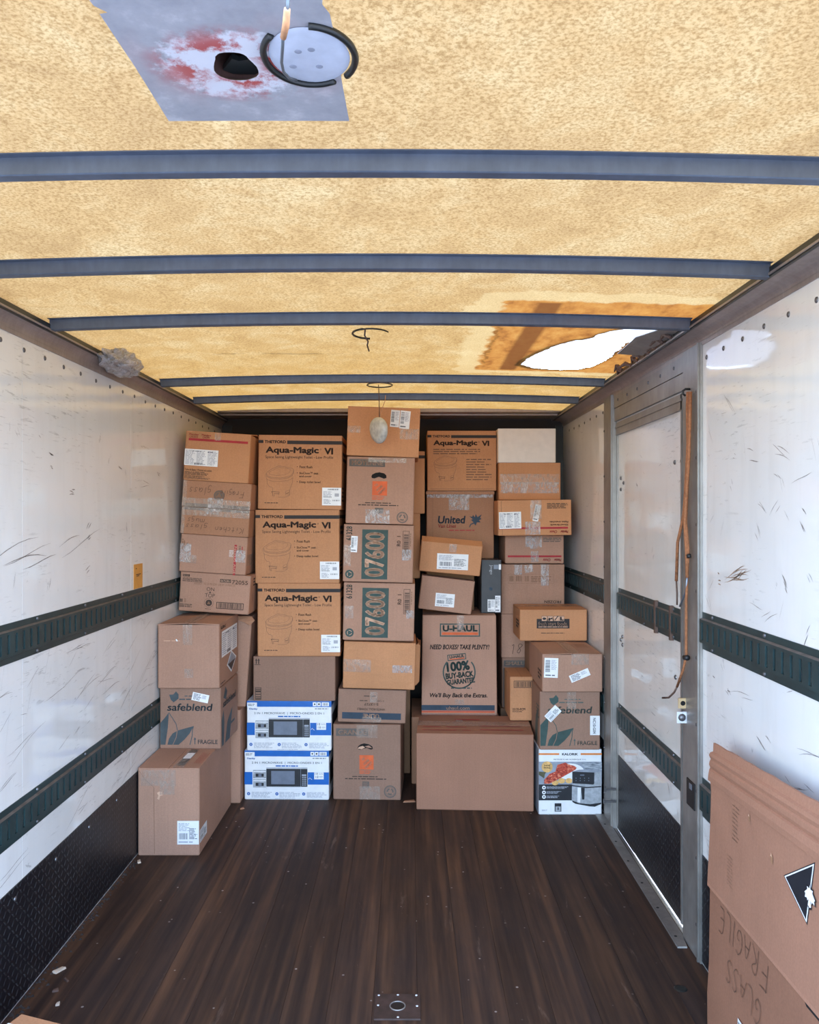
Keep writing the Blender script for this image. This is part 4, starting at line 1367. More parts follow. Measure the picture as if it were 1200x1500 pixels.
# ---- front left stack
c = Carton('cardboard_box', 'tall plain brown box on the floor by the left wall, dark tape on its top', -1.250, -0.968, 3.76, 0.0, 0.402, 0.66, 'pink', seam='y')
o = (39, 918, 386, 1394)
c.T.tape((0.56, 0.56, 0.74, 1.0), 'tape'); c.T.rect((0.60, 0.56, 0.72, 0.95), M['darktape'], 'dark_tape', 5); c.T.rect((0.60, 0.66, 0.73, 0.80), M['paper'], 'tape_scrap', 7)
c.T.fine((0.84, 0.56, 0.98, 0.9), 6, M['red'], 'red_scribble', 3, 5, 90, 0.18)
c.F.tape((0.05, 0.02, 0.62, 0.20), 'tape'); c.F.tape((0.36, 0.14, 0.60, 0.30), 'tape', seed=4)
c.F.poly([sub(o, *p) for p in ((146, 1052), (160, 1045), (178, 1046), (180, 1066), (166, 1068), (160, 1090), (148, 1084), (156, 1066))], M['boardcol'], 'torn_paper', 3)
c.F.line([(0.02, 0.03), (0.12, 0.13), (0.26, 0.22), (0.27, 0.98)], 0.002, M['ink_faint'], 'crease')
c.F.label(bb(o, 262, 1204, 384, 1332), 4, 0, 2)
c.R.label((0.004, 0.712, 0.20, 0.862), 9, 0, 2)
c.done()

c = Carton('safeblend_box'.replace('safeblend', 'leaf_print'), 'box with dark leaf print and FRAGILE lettering, middle of the front left stack', -1.245, -0.941, 4.07, 0.4022, 0.303, 0.372, 'grey', yaw=-1, seam='y')
def leaf_print(F, o, mat, mtext):
    P = lambda *pts: [sub(o, *p) for p in pts]
    F.poly(P((213, 515), (236, 514), (252, 497), (266, 514), (266, 536), (250, 548), (238, 556), (222, 542)), mat, 'leaf_emblem')
    F.text('safeblend', bb(o, 202, 562, 458, 602), mtext, bold=0.02, shear=0.12)
    F.fine(bb(o, 270, 534, 420, 545), 1, mtext, seed=3, fill=0.6)
    F.fine(bb(o, 300, 516, 400, 528), 1, mtext, seed=4, fill=0.4)
    F.poly(P((163, 668), (190, 638), (211, 612), (206, 690), (192, 785), (163, 785)), mat, 'leaf_emblem')
    F.line(P((211, 612), (232, 642), (252, 672), (259, 705), (250, 750), (232, 785)), 0.0035, mat, 'leaf_emblem')
    F.poly(P((203, 785), (212, 752), (232, 724), (264, 707), (350, 684), (330, 722), (300, 756), (266, 785)), mat, 'leaf_emblem')
    F.line(P((259, 707), (253, 745), (234, 785)), 0.0028, M['grey'], 'leaf_vein', 3)
    F.line(P((350, 684), (344, 706), (343, 736), (330, 785)), 0.004, mat, 'leaf_emblem')
    F.line(P((358, 782), (358, 752)), 0.004, mtext, 'arrow'); F.poly(P((351, 757), (358, 744), (365, 757)), mtext, 'arrow')
    F.text('FRAGILE', bb(o, 375, 757, 486, 780), mtext, bold=0.012)
o = (160, 478, 503, 807)
leaf_print(c.F, o, M['leafblue'], M['leafblue'])
c.F.label(bb(o, 342, 508, 436, 552), 5, -12, 3)
P = lambda *pts: pts
c.R.poly([(0.06, 0.98), (0.05, 0.55), (0.16, 0.40), (0.20, 0.62), (0.16, 0.98)], M['leafblue'], 'leaf_emblem')
c.R.poly([(0.24, 0.98), (0.36, 0.66), (0.66, 0.48), (0.50, 0.98)], M['leafblue'], 'leaf_emblem')
c.R.poly([(0.14, 0.20), (0.26, 0.04), (0.36, 0.14), (0.28, 0.26)], M['leafblue'], 'leaf_emblem')
c.R.text('safeblend', (0.12, 0.24, 0.86, 0.36), M['leafblue'], bold=0.02, shear=0.12)
c.R.fine((0.55, 0.70, 0.9, 0.78), 1, M['leafblue'], seed=2)
c.done()

c = Carton('cardboard_box', 'plain box with black and white hazard diamond on its side, on the leaf-print box', -1.248, -0.944, 4.05, 0.7062, 0.318, 0.44, 'pink', seam='y', lift=0.006)
o = (147, 122, 492, 478)
c.T.tape((0.40, 0.0, 0.60, 0.98)); c.F.tape(bb(o, 288, 124, 340, 236)); c.F.tape(bb(o, 296, 368, 346, 418), seed=3)
c.F.line([sub(o, 250, 205), sub(o, 257, 216)], 0.006, M['paper'], 'torn_spot', 3)
c.F.fine(bb(o, 180, 206, 290, 222), 1, M['boardcol'], 'scuff', 2, 9, 0, 0.25)
c.R.label((0.10, 0.14, 0.92, 0.55), 6, 0, 1)
c.R.poly([(0.60, 0.54), (0.88, 0.70), (0.60, 0.90), (0.36, 0.73)], M['paper'], 'hazard_diamond', 3)
c.R.poly([(0.60, 0.565), (0.835, 0.70), (0.60, 0.87), (0.40, 0.73)], M['photo_grey'], 'hazard_diamond', 4)
c.R.poly([(0.42, 0.73), (0.82, 0.715), (0.60, 0.86)], M['photo_dark'], 'hazard_diamond', 5)
c.R.text('UN', (0.08, 0.05, 0.30, 0.10), M['ink'], bold=0.02)
c.R.fine((0.06, 0.93, 0.3, 0.97), 1, M['ink'], seed=4)
c.done()

# ---- boxes standing behind it
c = Carton('cardboard_box', 'tall narrow box on the floor just behind the front left stack', -1.16, -0.922, 4.445, 0.0, 0.506, 0.40, 'pink', seam='y'); c.done()
c = Carton('cardboard_box', 'tall crumpled box behind the hazard diamond box with a torn top flap', -1.15, -0.908, 4.515, 0.5065, 0.500, 0.38, 'pink', seam='y', taper=-0.30, bulge=0.004, top=True)
g = G()
g.add([(0.06, -0.19, 0.499), (0.155, -0.19, 0.499), (0.175, -0.205, 0.478), (0.150, -0.214, 0.452), (0.118, -0.212, 0.470), (0.085, -0.208, 0.480)], [(0, 5, 4, 3, 2, 1)])
g.obj('torn_flap', M['tan'], c.root)
c.done()

# ---- left back stack, leaning right
RL = 3.7
c = Carton('cardboard_box', 'lowest box of the leaning left stack, printed 72055 with a barcode', -1.240, -0.8645, 4.38, 1.0420, 0.208, 0.36, 'pink', roll=RL)
o = (92, 568, 1082, 1150)
F = c.F
F.rect(bb(o, 124, 600, 222, 634), M['ink'], 'print'); F.text('ROSS', bb(o, 135, 606, 210, 628), M['boardcol'], bold=0.02, layer=3)
F.fine(bb(o, 124, 648, 420, 710), 4, M['ink'], seed=3)
F.rect(bb(o, 652, 640, 806, 690), M['ink'], 'print'); F.text('06752RU', bb(o, 664, 650, 796, 682), M['boardcol'], layer=3)
F.text('72055', bb(o, 822, 645, 1045, 705), M['ink'], bold=0.006)
F.text('20022023  TO 50 FROZN  USE BY 19-MAY-27', bb(o, 285, 712, 868, 742), M['ink_faint'])
F.text('ON', bb(o, 470, 775, 580, 828), M['ink']); F.dot(sub(o, 522, 850), 0.0045, M['ink'], 'lettering#dot')
F.line([sub(o, 472, 852), sub(o, 505, 852)], 0.001, M['ink']); F.line([sub(o, 540, 852), sub(o, 574, 852)], 0.001, M['ink'])
F.text('TOP', bb(o, 452, 868, 592, 925), M['ink'])
F.dot(sub(o, 513, 1008), 0.0172, M['ink']); F.ring(sub(o, 513, 1008), 0.0245, 0.0012, M['ink'])
F.poly([sub(o, *p) for p in ((513, 982), (538, 1026), (488, 1026))], M['ink_faint'], 'emblem', 3)
F.fine(bb(o, 465, 1092, 560, 1106), 1, M['ink'], seed=8)
F.frame(bb(o, 620, 985, 1005, 1085), 0.0035, M['ink'], 'barcode'); F.barcode(bb(o, 648, 998, 985, 1072), M['ink'], 30)
up_arrows(F, bb(o, 98, 965, 148, 1022), M['ink']); F.fine(bb(o, 165, 960, 200, 1022), 3, M['ink_faint'], seed=2)
F.fine(bb(o, 100, 1040, 330, 1095), 3, M['ink'], seed=5)
c.R.fine((0.2, 0.06, 0.7, 0.3), 3, M['ink'], seed=6); c.R.line([(0.2, 0.45), (0.2, 0.8)], 0.004, M['ink'])
c.done()

c = Carton('cardboard_box', 'box with a vertical red stripe and shiny tape, on the box printed 72055', -1.237, -0.881, 4.38, 1.2530, 0.200, 0.36, 'pink', roll=RL)
o = (155, 50, 1045, 570)
F = c.F
F.rect(bb(o, 875, 155, 908, 578), M['red'], 'stripe'); F.text('NEEDS AGE', bb(o, 878, 180, 905, 560), M['boardcol'], rot=-90, layer=3)
F.text('CHO', bb(o, 935, 165, 962, 265), M['ink_grey'], rot=-90, bold=0.02); F.fine(bb(o, 970, 165, 992, 270), 1, M['red'], seed=4, rot=90)
F.fine(bb(o, 170, 100, 215, 280), 2, M['ink_faint'], seed=3, rot=90, fill=0.7); F.fine(bb(o, 232, 100, 258, 420), 1, M['ink_faint'], seed=5, rot=90, fill=0.7)
F.tape(bb(o, 150, 180, 300, 440), 'crinkle'); F.tape(bb(o, 240, 335, 380, 445), 'tape', seed=6); F.tape(bb(o, 900, 225, 1030, 395), 'crinkle', seed=7)
F.fine(bb(o, 810, 230, 872, 330), 6, M['paper'], 'torn_paper', 3, 8, 0, 0.3)
c.R.tape((0.0, 0.45, 0.5, 0.75)); c.done()

STROKES = {
 'F': [[(0, 0), (0.05, 1)], [(0.0, 0.97), (0.6, 1)], [(0.03, 0.52), (0.48, 0.55)]],
 'R': [[(0, 0), (0.04, 1), (0.45, 0.92), (0.5, 0.7), (0.04, 0.5), (0.55, 0)]],
 'A': [[(0, 0), (0.32, 1), (0.58, 0)], [(0.1, 0.36), (0.5, 0.38)]],
 'G': [[(0.55, 0.85), (0.35, 1), (0.08, 0.75), (0, 0.4), (0.15, 0.05), (0.45, 0.05), (0.56, 0.4), (0.3, 0.42)]],
 'I': [[(0.1, 0), (0.12, 1)]],
 'L': [[(0.05, 1), (0.02, 0.03), (0.5, 0)]],
 'E': [[(0.5, 0.98), (0.04, 1), (0.0, 0), (0.5, 0.03)], [(0.02, 0.5), (0.4, 0.53)]],
 'S': [[(0.5, 0.88), (0.25, 1), (0.05, 0.8), (0.25, 0.52), (0.48, 0.28), (0.25, 0), (0, 0.12)]],
 'K': [[(0, 0), (0.04, 1)], [(0.5, 1), (0.06, 0.45), (0.55, 0)]],
 'i': [[(0.1, 0), (0.12, 0.55)], [(0.12, 0.72), (0.14, 0.76)]],
 't': [[(0.2, 0.9), (0.18, 0.05), (0.32, 0)], [(0.02, 0.58), (0.4, 0.6)]],
 'c': [[(0.38, 0.48), (0.2, 0.57), (0.02, 0.3), (0.15, 0), (0.38, 0.08)]],
 'h': [[(0.02, 1), (0, 0)], [(0.02, 0.35), (0.2, 0.56), (0.36, 0.42), (0.36, 0)]],
 'e': [[(0.02, 0.28), (0.36, 0.32), (0.22, 0.57), (0.02, 0.3), (0.14, 0.01), (0.38, 0.08)]],
 'n': [[(0.02, 0.55), (0, 0)], [(0.02, 0.35), (0.2, 0.56), (0.36, 0.42), (0.36, 0)]],
 'g': [[(0.36, 0.5), (0.18, 0.57), (0.02, 0.32), (0.16, 0.05), (0.36, 0.3), (0.36, -0.25), (0.18, -0.4), (0.02, -0.25)]],
 'l': [[(0.1, 1), (0.08, 0)]],
 'a': [[(0.36, 0.5), (0.18, 0.57), (0.02, 0.28), (0.16, 0), (0.36, 0.25), (0.36, 0.55), (0.40, 0)]],
 's': [[(0.34, 0.5), (0.18, 0.57), (0.06, 0.45), (0.3, 0.2), (0.18, 0), (0, 0.08)]],
 'm': [[(0.02, 0.55), (0, 0)], [(0.02, 0.38), (0.16, 0.56), (0.28, 0.4), (0.28, 0)], [(0.28, 0.4), (0.42, 0.56), (0.56, 0.4), (0.56, 0)]],
 'u': [[(0.02, 0.55), (0.04, 0.1), (0.2, 0), (0.36, 0.15), (0.36, 0.55), (0.40, 0)]],
 'r': [[(0.02, 0.55), (0, 0)], [(0.02, 0.35), (0.15, 0.55), (0.32, 0.52)]],
 '1': [[(0.1, 0.8), (0.25, 1), (0.22, 0)]],
 '8': [[(0.45, 0.85), (0.25, 1), (0.08, 0.78), (0.4, 0.35), (0.25, 0), (0.05, 0.25), (0.4, 0.7), (0.45, 0.85)]],
 '9': [[(0.42, 0.75), (0.22, 1), (0.03, 0.75), (0.2, 0.5), (0.42, 0.72), (0.36, 0)]],
 '4': [[(0.35, 0), (0.38, 1), (0, 0.4), (0.52, 0.42)]],
 ' ': []}
def pen(F, t, b, rot=0, mat='ink', wd=0.0032, layer=3, seed=1):
    """handwriting drawn as marker strokes fitted into the box b of the face"""
    rn = random.Random(seed + len(t))
    x, st = 0.0, []
    for ch in t:
        for poly in STROKES[ch]:
            # round the strokes off a little
            pts = [Vector(p) for p in poly]
            for _ in range(2):
                if len(pts) > 2:
                    q = [pts[0]]
                    for k in range(len(pts) - 1):
                        q += [pts[k].lerp(pts[k + 1], 0.25), pts[k].lerp(pts[k + 1], 0.75)]
                    pts = q + [pts[-1]]
            jx, jy = rn.uniform(-.03, .03), rn.uniform(-.06, .06)
            st.append([(x + p.x + 0.12 * p.y + jx, p.y + jy) for p in pts])
        adv = max([p[0] for poly in STROKES[ch] for p in poly] + [0.22])
        x += adv + 0.20
    allp = [p for s_ in st for p in s_]
    x0, x1 = min(p[0] for p in allp), max(p[0] for p in allp)
    y0, y1 = min(p[1] for p in allp), max(p[1] for p in allp)
    part = 'handwriting#%d' % len(F.parts)
    for s_ in st:
        uv = []
        for px, py in s_:
            u, v_ = (px - x0) / (x1 - x0), (py - y0) / (y1 - y0)
            if rot == 180: u, v_ = 1 - u, 1 - v_
            uv.append((b[0] + (b[2] - b[0]) * u, b[3] - (b[3] - b[1]) * v_))
        F.line(uv, wd, M[mat], part, layer)
def marker(F, t, b, rot=0, mat='ink_faint', sh=0.15):
    pen(F, t, b, rot, 'pencil', 0.0024)
c = Carton('cardboard_box', 'flat box with upside-down handwriting Kitchen glass mugs', -1.230, -0.866, 4.38, 1.4545, 0.144, 0.37, 'tan', roll=RL)
o = (95, 515, 1120, 930)
marker(c.F, 'Kitchen', bb(o, 620, 785, 1045, 880), 180, 'ink'); marker(c.F, 'glass', bb(o, 170, 745, 500, 850), 180, 'ink'); marker(c.F, 'mugs', bb(o, 195, 650, 450, 735), 180, 'ink')
c.F.tape((0.0, 0.0, 1.0, 0.30), 'tape'); c.F.tape((0.35, 0.0, 0.55, 0.22), 'crinkle', seed=8); c.F.tape((0.0, 0.0, 0.05, 0.98), 'tape', seed=3); c.F.rect((0.02, 0.005, 0.99, 0.10), M['ink_grey'], 'grey_tape', 2)
c.done()
c = Carton('cardboard_box', 'flat box with upside-down handwriting Fragile glass and a round stamp', -1.222, -0.856, 4.38, 1.6000, 0.1405, 0.37, 'tan', roll=RL)
o = (125, 110, 1160, 525)
marker(c.F, 'Fragile', bb(o, 700, 205, 1050, 340), 180, 'ink'); marker(c.F, 'glass', bb(o, 225, 170, 560, 330), 180, 'ink')
c.F.dot(sub(o, 680, 325), 0.029, M['ink_faint']); recycle(c.F, sub(o, 680, 325), 0.029, M['ink_grey'], None)
c.F.tape((0.0, 0.66, 1.0, 1.0), 'tape'); c.F.tape((0.38, 0.62, 0.60, 1.0), 'crinkle', seed=8); c.F.tape((0.0, 0.0, 0.06, 0.98), 'tape', seed=3); c.F.rect((0.02, 0.86, 0.99, 0.99), M['ink_grey'], 'grey_tape', 2)
c.done()
c = Carton('cardboard_box', 'topmost box of the leaning left stack, red stripe and wide white label', -1.215, -0.866, 4.38, 1.7425, 0.262, 0.36, 'orange', roll=RL, lift=0.016)
o = (163, 105, 1142, 870)
F = c.F
F.rect(bb(o, 208, 215, 1100, 252), M['red'], 'stripe', rot=0)
F.text('Member', bb(o, 214, 140, 358, 170), M['red'], bold=0.02); F.text('CHOICE', bb(o, 216, 178, 348, 208), M['red'], bold=0.02)
F.text('Membre', bb(o, 402, 140, 540, 172), M['red'], bold=0.02); F.text('CHOIX', bb(o, 412, 178, 522, 208), M['red'], bold=0.02)
F.tape(bb(o, 600, 106, 690, 230), 'tape')
F.label((0.0, 0.365, 0.515, 0.70), 7, 0, 1, 'nutrition_label')
F.text('Take & Bake / Prenez et cuisez', bb(o, 180, 690, 585, 722), M['ink'], bold=0.01)
F.fine(bb(o, 180, 732, 640, 790), 3, M['ink'], seed=2); F.fine(bb(o, 180, 796, 570, 850), 4, M['ink'], seed=5)
c.done()

# ---- stack of toilet cartons over two microwaves
def toilet_carton(c, o, french=False):
    F = c.F
    F.rect(bb(o, 60, 140, 122, 178), M['ink_black'], 'stripe'); F.text('THETFORD', bb(o, 138, 142, 405, 180), M['ink_black'], bold=0.035)
    F.rect(bb(o, 422, 143, 1110, 188), M['ink_black'], 'stripe')
    F.text('Aqua-Magic', bb(o, 152, 222, 820, 325), M['ink'], bold=0.04)
    F.ring(sub(o, 843, 250), 0.0036, 0.0014, M['ink'], 'lettering'); F.text('VI', bb(o, 888, 230, 1000, 315), M['ink'], bold=0.045)
    if french:
        F.fine(bb(o, 150, 350, 880, 450), 3, M['ink_faint'], seed=3, ragged_=0.1)
        F.fine(bb(o, 650, 505, 1060, 860), 9, M['ink_faint'], seed=4, fill=0.4)
        F.line([sub(o, 100, 985), sub(o, 1080, 985)], 0.002, M['ink_faint'])
    else:
        F.text('Space Saving Lightweight Toilet - Low Profile', bb(o, 150, 334, 1002, 380), M['ink'])
        for t, b in (('Foot flush', (580, 460, 742, 492)), ('SloClose™ seat', (578, 540, 818, 568)), ('and cover', (578, 580, 735, 606)), ('Deep toilet bowl', (578, 652, 846, 688))):
            F.text(t, bb(o, *b), M['ink'], bold=0.012)
        for yy in (474, 552, 664):
            F.dot(sub(o, 553, yy), 0.0022, M['ink'], 'lettering')
        F.fine(bb(o, 145, 928, 330, 945), 1, M['ink'], seed=4)
    P = lambda *pts: [sub(o, *p) for p in pts]
    I, wd = M['ink_faint'], 0.0017
    s_ = 0 if not french else 0
    F.line(P((165, 570), (172, 548), (235, 505), (320, 465), (400, 478), (440, 490), (490, 496), (506, 510), (500, 548), (480, 582), (440, 602), (340, 618), (230, 612), (180, 596), (165, 570)), wd, I)
    F.line(P((190, 552), (250, 518), (322, 482), (436, 502), (470, 512), (452, 550), (400, 578), (300, 588), (215, 578), (190, 552)), wd * 0.7, I)
    F.line(P((160, 565), (160, 592), (185, 612), (240, 628), (340, 634), (440, 616), (490, 588), (506, 545), (506, 512)), wd, I)
    F.line(P((158, 600), (172, 640), (240, 662), (330, 664), (430, 652), (498, 622)), wd, I)
    F.line(P((172, 640), (176, 690), (205, 730), (245, 742), (246, 790)), wd, I)
    F.line(P((498, 600), (492, 680), (470, 740), (460, 775), (462, 835), (420, 858), (320, 864), (322, 800), (246, 790)), wd, I)
    F.line(P((232, 792), (330, 800), (326, 820), (262, 818), (268, 850), (250, 852), (244, 810), (232, 792)), wd * 1.3, M['ink'])
    F.line(P((410, 790), (455, 770), (455, 830), (410, 836), (410, 790)), wd, I); F.line(P((415, 815), (450, 805)), wd * 1.5, M['ink'])
    c.R.fine((0.1, 0.2, 0.7, 0.35), 2, M['ink'], seed=6, fill=0.6); c.R.rect((0.0, 0.07, 0.98, 0.115), M['ink_black'], 'stripe')
    c.R.fine((0.05, 0.68, 0.35, 0.9), 4, M['ink'], seed=7)

OT = (60, 75, 1110, 1015)
c = Carton('microwave_carton', 'lower of two white and blue microwave cartons, standing on the floor', -0.911, -0.446, 4.50, 0.0, 0.270, 0.38, 'paper', yaw=-1); mw = [c]
c = Carton('microwave_carton', 'upper of two white and blue microwave cartons, under the plain arrow-marked box', -0.898, -0.433, 4.50, 0.2705, 0.272, 0.38, 'paper', yaw=-1); mw.append(c)
for k, c in enumerate(mw):
    F = c.F
    o = (90, 92, 1085, 670)
    F.rect((0, 0, 1, 0.118), M['blue'], 'blue_band'); F.rect(bb(o, 90, 345, 184, 492), M['blue'], 'blue_band'); F.rect(bb(o, 836, 345, 1085, 490), M['blue'], 'blue_band')
    F.rect(bb(o, 94, 110, 210, 163), M['paper'], 'white_panel', 3); F.fine(bb(o, 104, 122, 190, 152), 2, M['text'], seed=3, layer=4)
    for a, b in ((868, 912), (918, 962), (972, 1058)):
        F.rect(bb(o, a, 105, b, 150), M['paper'], 'white_panel', 3)
    F.dot(sub(o, 890, 127), 0.0045, M['photo_dark'], 'symbol', 4); F.rect(bb(o, 930, 118, 950, 136), M['photo_dark'], 'symbol', 4); F.barcode(bb(o, 984, 112, 1046, 142), M['text'], 10, layer=4)
    F.text('Danby', bb(o, 120, 174, 216, 200), M['blue'], bold=0.03)
    F.fine(bb(o, 892, 172, 1064, 190), 1, M['text'], seed=4)
    F.text('2 IN 1 MICROWAVE  |  MICRO-ONDES 2 EN 1', bb(o, 176, 222, 1000, 254), M['text'], bold=0.006)
    F.fine(bb(o, 458, 264, 724, 280), 1, M['blue'], seed=6, ragged_=0.02, fill=0.9)
    F.rect(bb(o, 348, 290, 832, 300), M['text_pale'], 'picture', 1)
    F.rect(bb(o, 348, 304, 832, 515), M['photo_dark'], 'picture', 3); F.rect(bb(o, 406, 330, 682, 486), M['photo_glass'], 'picture', 4)
    F.rect(bb(o, 752, 304, 755, 515), M['photo_grey'], 'picture', 4)
    F.rect(bb(o, 768, 368, 820, 390), M['photo_grey'], 'picture', 5)
    for r in range(5):
        for q in range(3):
            F.rect(bb(o, 770 + 18 * q, 398 + 22 * r, 783 + 18 * q, 412 + 22 * r), M['photo_grey'], 'picture', 5)
    F.rect(bb(o, 350, 520, 750, 545), M['text_pale'], 'picture', 1); F.rect(bb(o, 352, 522, 830, 543), M['paper'], 'picture', 3)
    for yy in (320, 428):
        F.rect(bb(o, 192, yy, 346, yy + 98), M['photo_silver'], 'picture', 3); F.rect(bb(o, 222, yy + 42, 318, yy + 80), M['photo_dark'], 'picture', 4); F.rect(bb(o, 255, yy + 46, 292, yy + 76), M['photo_glass'], 'picture', 5)
        F.rect(bb(o, 196, yy + 12, 342, yy + 24), M['paper'], 'picture', 4)
    F.line([sub(o, 845, 425), sub(o, 862, 408), sub(o, 875, 422), sub(o, 888, 430)], 0.002, M['paper'], 'symbol', 4)
    F.rect(bb(o, 912, 345, 1024, 426), M['paper'], 'white_panel', 3); F.text('18', bb(o, 922, 348, 955, 374), M['text'], layer=4); F.text('18', bb(o, 928, 384, 962, 412), M['text'], layer=4)
    F.fine(bb(o, 966, 350, 1018, 372), 2, M['text_pale'], seed=7, layer=4); F.fine(bb(o, 970, 388, 1018, 408), 2, M['text_pale'], seed=8, layer=4)
    for a, t in ((138, 175), (472, 502), (788, 825)):
        F.dot(sub(o, a, 600), 0.0088, M['blue'], 'symbol', 2); F.dot(sub(o, a, 600), 0.004, M['text_pale'], 'symbol', 3)
        F.fine(bb(o, t, 576, t + 255, 645), 5, M['text_pale'], seed=a, fill=0.45)
    F.fine(bb(o, 450, 652, 740, 664), 1, M['text_pale'], seed=12)
    c.R.rect((0, 0, 1, 0.118), M['blue'], 'blue_band'); c.R.rect((0.1, 0.3, 0.8, 0.75), M['photo_dark'], 'picture'); c.done()

c = Carton('cardboard_box', 'plain box with two up arrows at its corner, on the microwave cartons', -0.862, -0.412, 4.50, 0.5430, 0.244, 0.40, 'grey', bulge=0.006)
o = (680, 302, 1112, 545)
up_arrows(c.F, bb(o, 686, 312, 718, 348), M['ink'])
c.F.frame(bb(o, 690, 470, 722, 538), 0.003, M['ink'], 'barcode'); c.F.barcode(bb(o, 693, 474, 719, 534), M['ink'], 5, True)
c.done()
c = Carton('toilet_carton', 'lowest of three toilet cartons in the stack left of centre', -0.839, -0.384, 4.50, 0.7875, 0.4005, 0.42, 'orange'); toilet_carton(c, OT); c.F.label(bb(OT, 868, 735, 1108, 960), 3, 0, 0); c.done()
c = Carton('toilet_carton', 'middle of three toilet cartons in the stack left of centre', -0.852, -0.389, 4.50, 1.1885, 0.4035, 0.42, 'orange'); toilet_carton(c, OT); c.F.label(bb(OT, 868, 735, 1108, 960), 3, 0, 0); c.done()
c = Carton('toilet_carton', 'top toilet carton of the three in the stack left of centre', -0.838, -0.379, 4.50, 1.5950, 0.4070, 0.42, 'orange', roll=0.7); toilet_carton(c, OT); c.F.label(bb(OT, 868, 735, 1108, 960), 3, 0, 0); c.done()

# ---- centre stack
def moving_box(c, word, o, bw, hand_y, sq, tape_grey=True):
    F = c.F
    F.rect(bb(o, *bw), M['ink_grey'], 'word_panel'); 
    x0, y0, x1, y1 = bw
    F.text(word, bb(o, x0 + 0.07 * (x1 - x0), y0 + 0.18 * (y1 - y0), x1 - 0.05 * (x1 - x0), y1 - 0.18 * (y1 - y0)), M['boardcol'], bold=0.018, layer=3)
    sx0, sy0, sx1, sy1 = sq
    F.rect(bb(o, sx0, sy0, sx1, sy1), M['hdorange'], 'store_emblem')
    cxx, cyy = (sx0 + sx1) / 2, (sy0 + sy1) / 2
    sw = (sx1 - sx0) / (o[2] - o[0]) * F.W
    for t, dxx, dyy, wd in (('THE', -0.24, -0.22, 0.30), ('HOME', -0.02, -0.02, 0.62), ('DEPOT', 0.16, 0.18, 0.78)):
        cc = sub(o, cxx + dxx * (sx1 - sx0), cyy + dyy * (sy1 - sy0))
        F.text(t, (cc[0] - .01, cc[1] - .01, cc[0] + .01, cc[1] + .01), M['boardcol'], rot=42, bold=0.03, size=(sw * wd * 0.8, sw * 0.17), layer=3)
    sh = sy1 - sy0
    F.fine(bb(o, sx0, sy1 + 0.04 * sh, sx1, sy1 + 0.32 * sh), 3, M['hdorange'], seed=5, fill=0.55, ragged_=0.3)

c = Carton('moving_box', 'box marked GRANDE standing on the floor at the foot of the centre stack', -0.424, -0.052, 4.50, 0.0, 0.413, 0.38, 'grey', yaw=-2.5)
o = (55, 665, 760, 1440)
moving_box(c, 'GRANDE', o, (85, 706, 422, 784), 890, (330, 980, 478, 1128))
F = c.F
F.poly([sub(o, *p) for p in ((308, 912), (318, 888), (345, 868), (378, 858), (430, 868), (466, 890), (470, 915), (450, 922), (405, 905), (370, 915), (335, 924))], M['hole'], 'hand_hole', 2)
F.poly([sub(o, *p) for p in ((312, 912), (325, 895), (365, 884), (390, 900), (352, 918))], M['boardcol'], 'hand_hole', 4); F.poly([sub(o, *p) for p in ((385, 888), (430, 878), (462, 905), (420, 902))], M['pink'], 'hand_hole', 4)
F.fine(bb(o, 255, 1192, 528, 1210), 1, M['ink'], seed=3, ragged_=0.02); F.fine(bb(o, 180, 1214, 612, 1234), 1, M['ink'], seed=4, ragged_=0.02)
F.rect(bb(o, 362, 1252, 430, 1318), M['ink_grey'], 'print'); F.fine(bb(o, 368, 1258, 424, 1312), 6, M['grey'], seed=3, layer=3)
recycle(F, sub(o, 650, 1352), 0.034, M['ink_grey'], None)
F.tape(bb(o, 300, 668, 520, 800), 'tape'); F.tape(bb(o, 330, 1300, 545, 1436), 'tape', seed=4); c.T.tape((0.3, 0, 0.62, 1))
c.done()
c = Carton('cardboard_box', 'upside-down box with a navy band, on the box marked GRANDE', -0.400, -0.026, 4.51, 0.4205, 0.182, 0.36, 'grey', roll=1.6)
o = (112, 275, 835, 655)
F = c.F
F.rect(bb(o, 158, 540, 785, 615), M['navy'], 'navy_band'); F.text('ULINE', bb(o, 380, 552, 552, 600), M['boardcol'], rot=180, bold=0.03, layer=3)
F.text('WHITE ROLL TOWELS', bb(o, 316, 486, 615, 512), M['ink'], rot=180, bold=0.01); F.text('S-13727', bb(o, 392, 430, 542, 456), M['ink'], rot=180, bold=0.01)
F.text('6 / CASE', bb(o, 520, 395, 600, 412), M['ink'], rot=180); F.fine(bb(o, 340, 394, 440, 410), 1, M['ink'], seed=3); F.fine(bb(o, 385, 340, 540, 358), 1, M['ink'], seed=5)
F.tape(bb(o, 375, 590, 575, 650), 'tape'); F.tape(bb(o, 450, 300, 530, 420), 'tape', seed=4)
c.done()
c = Carton('cardboard_box', 'crumpled plain box with shiny tape in the middle of the centre stack', -0.371, 0.024, 4.50, 0.6085, 0.256, 0.38, 'orange', roll=1.7, bulge=0.014, lift=0.004)
o = (150, 170, 620, 505)
c.F.tape(bb(o, 150, 295, 330, 385), 'tape'); c.F.tape(bb(o, 470, 328, 600, 382), 'crinkle', seed=3)
g = G()
pr = [(0.196, -0.182), (0.222, -0.150), (0.226, -0.02), (0.214, 0.08), (0.206, 0.08), (0.214, -0.02), (0.210, -0.140), (0.196, -0.170)]
n = len(pr)
g.add([(a, b, 0.02 + 0.02 * (k % 3)) for k, (a, b) in enumerate(pr)] + [(a, b, 0.250 - 0.012 * (k % 2)) for k, (a, b) in enumerate(pr)],
      [tuple(range(n - 1, -1, -1)), tuple(range(n, 2 * n))] + [(k, (k + 1) % n, (k + 1) % n + n, k + n) for k in range(n)])
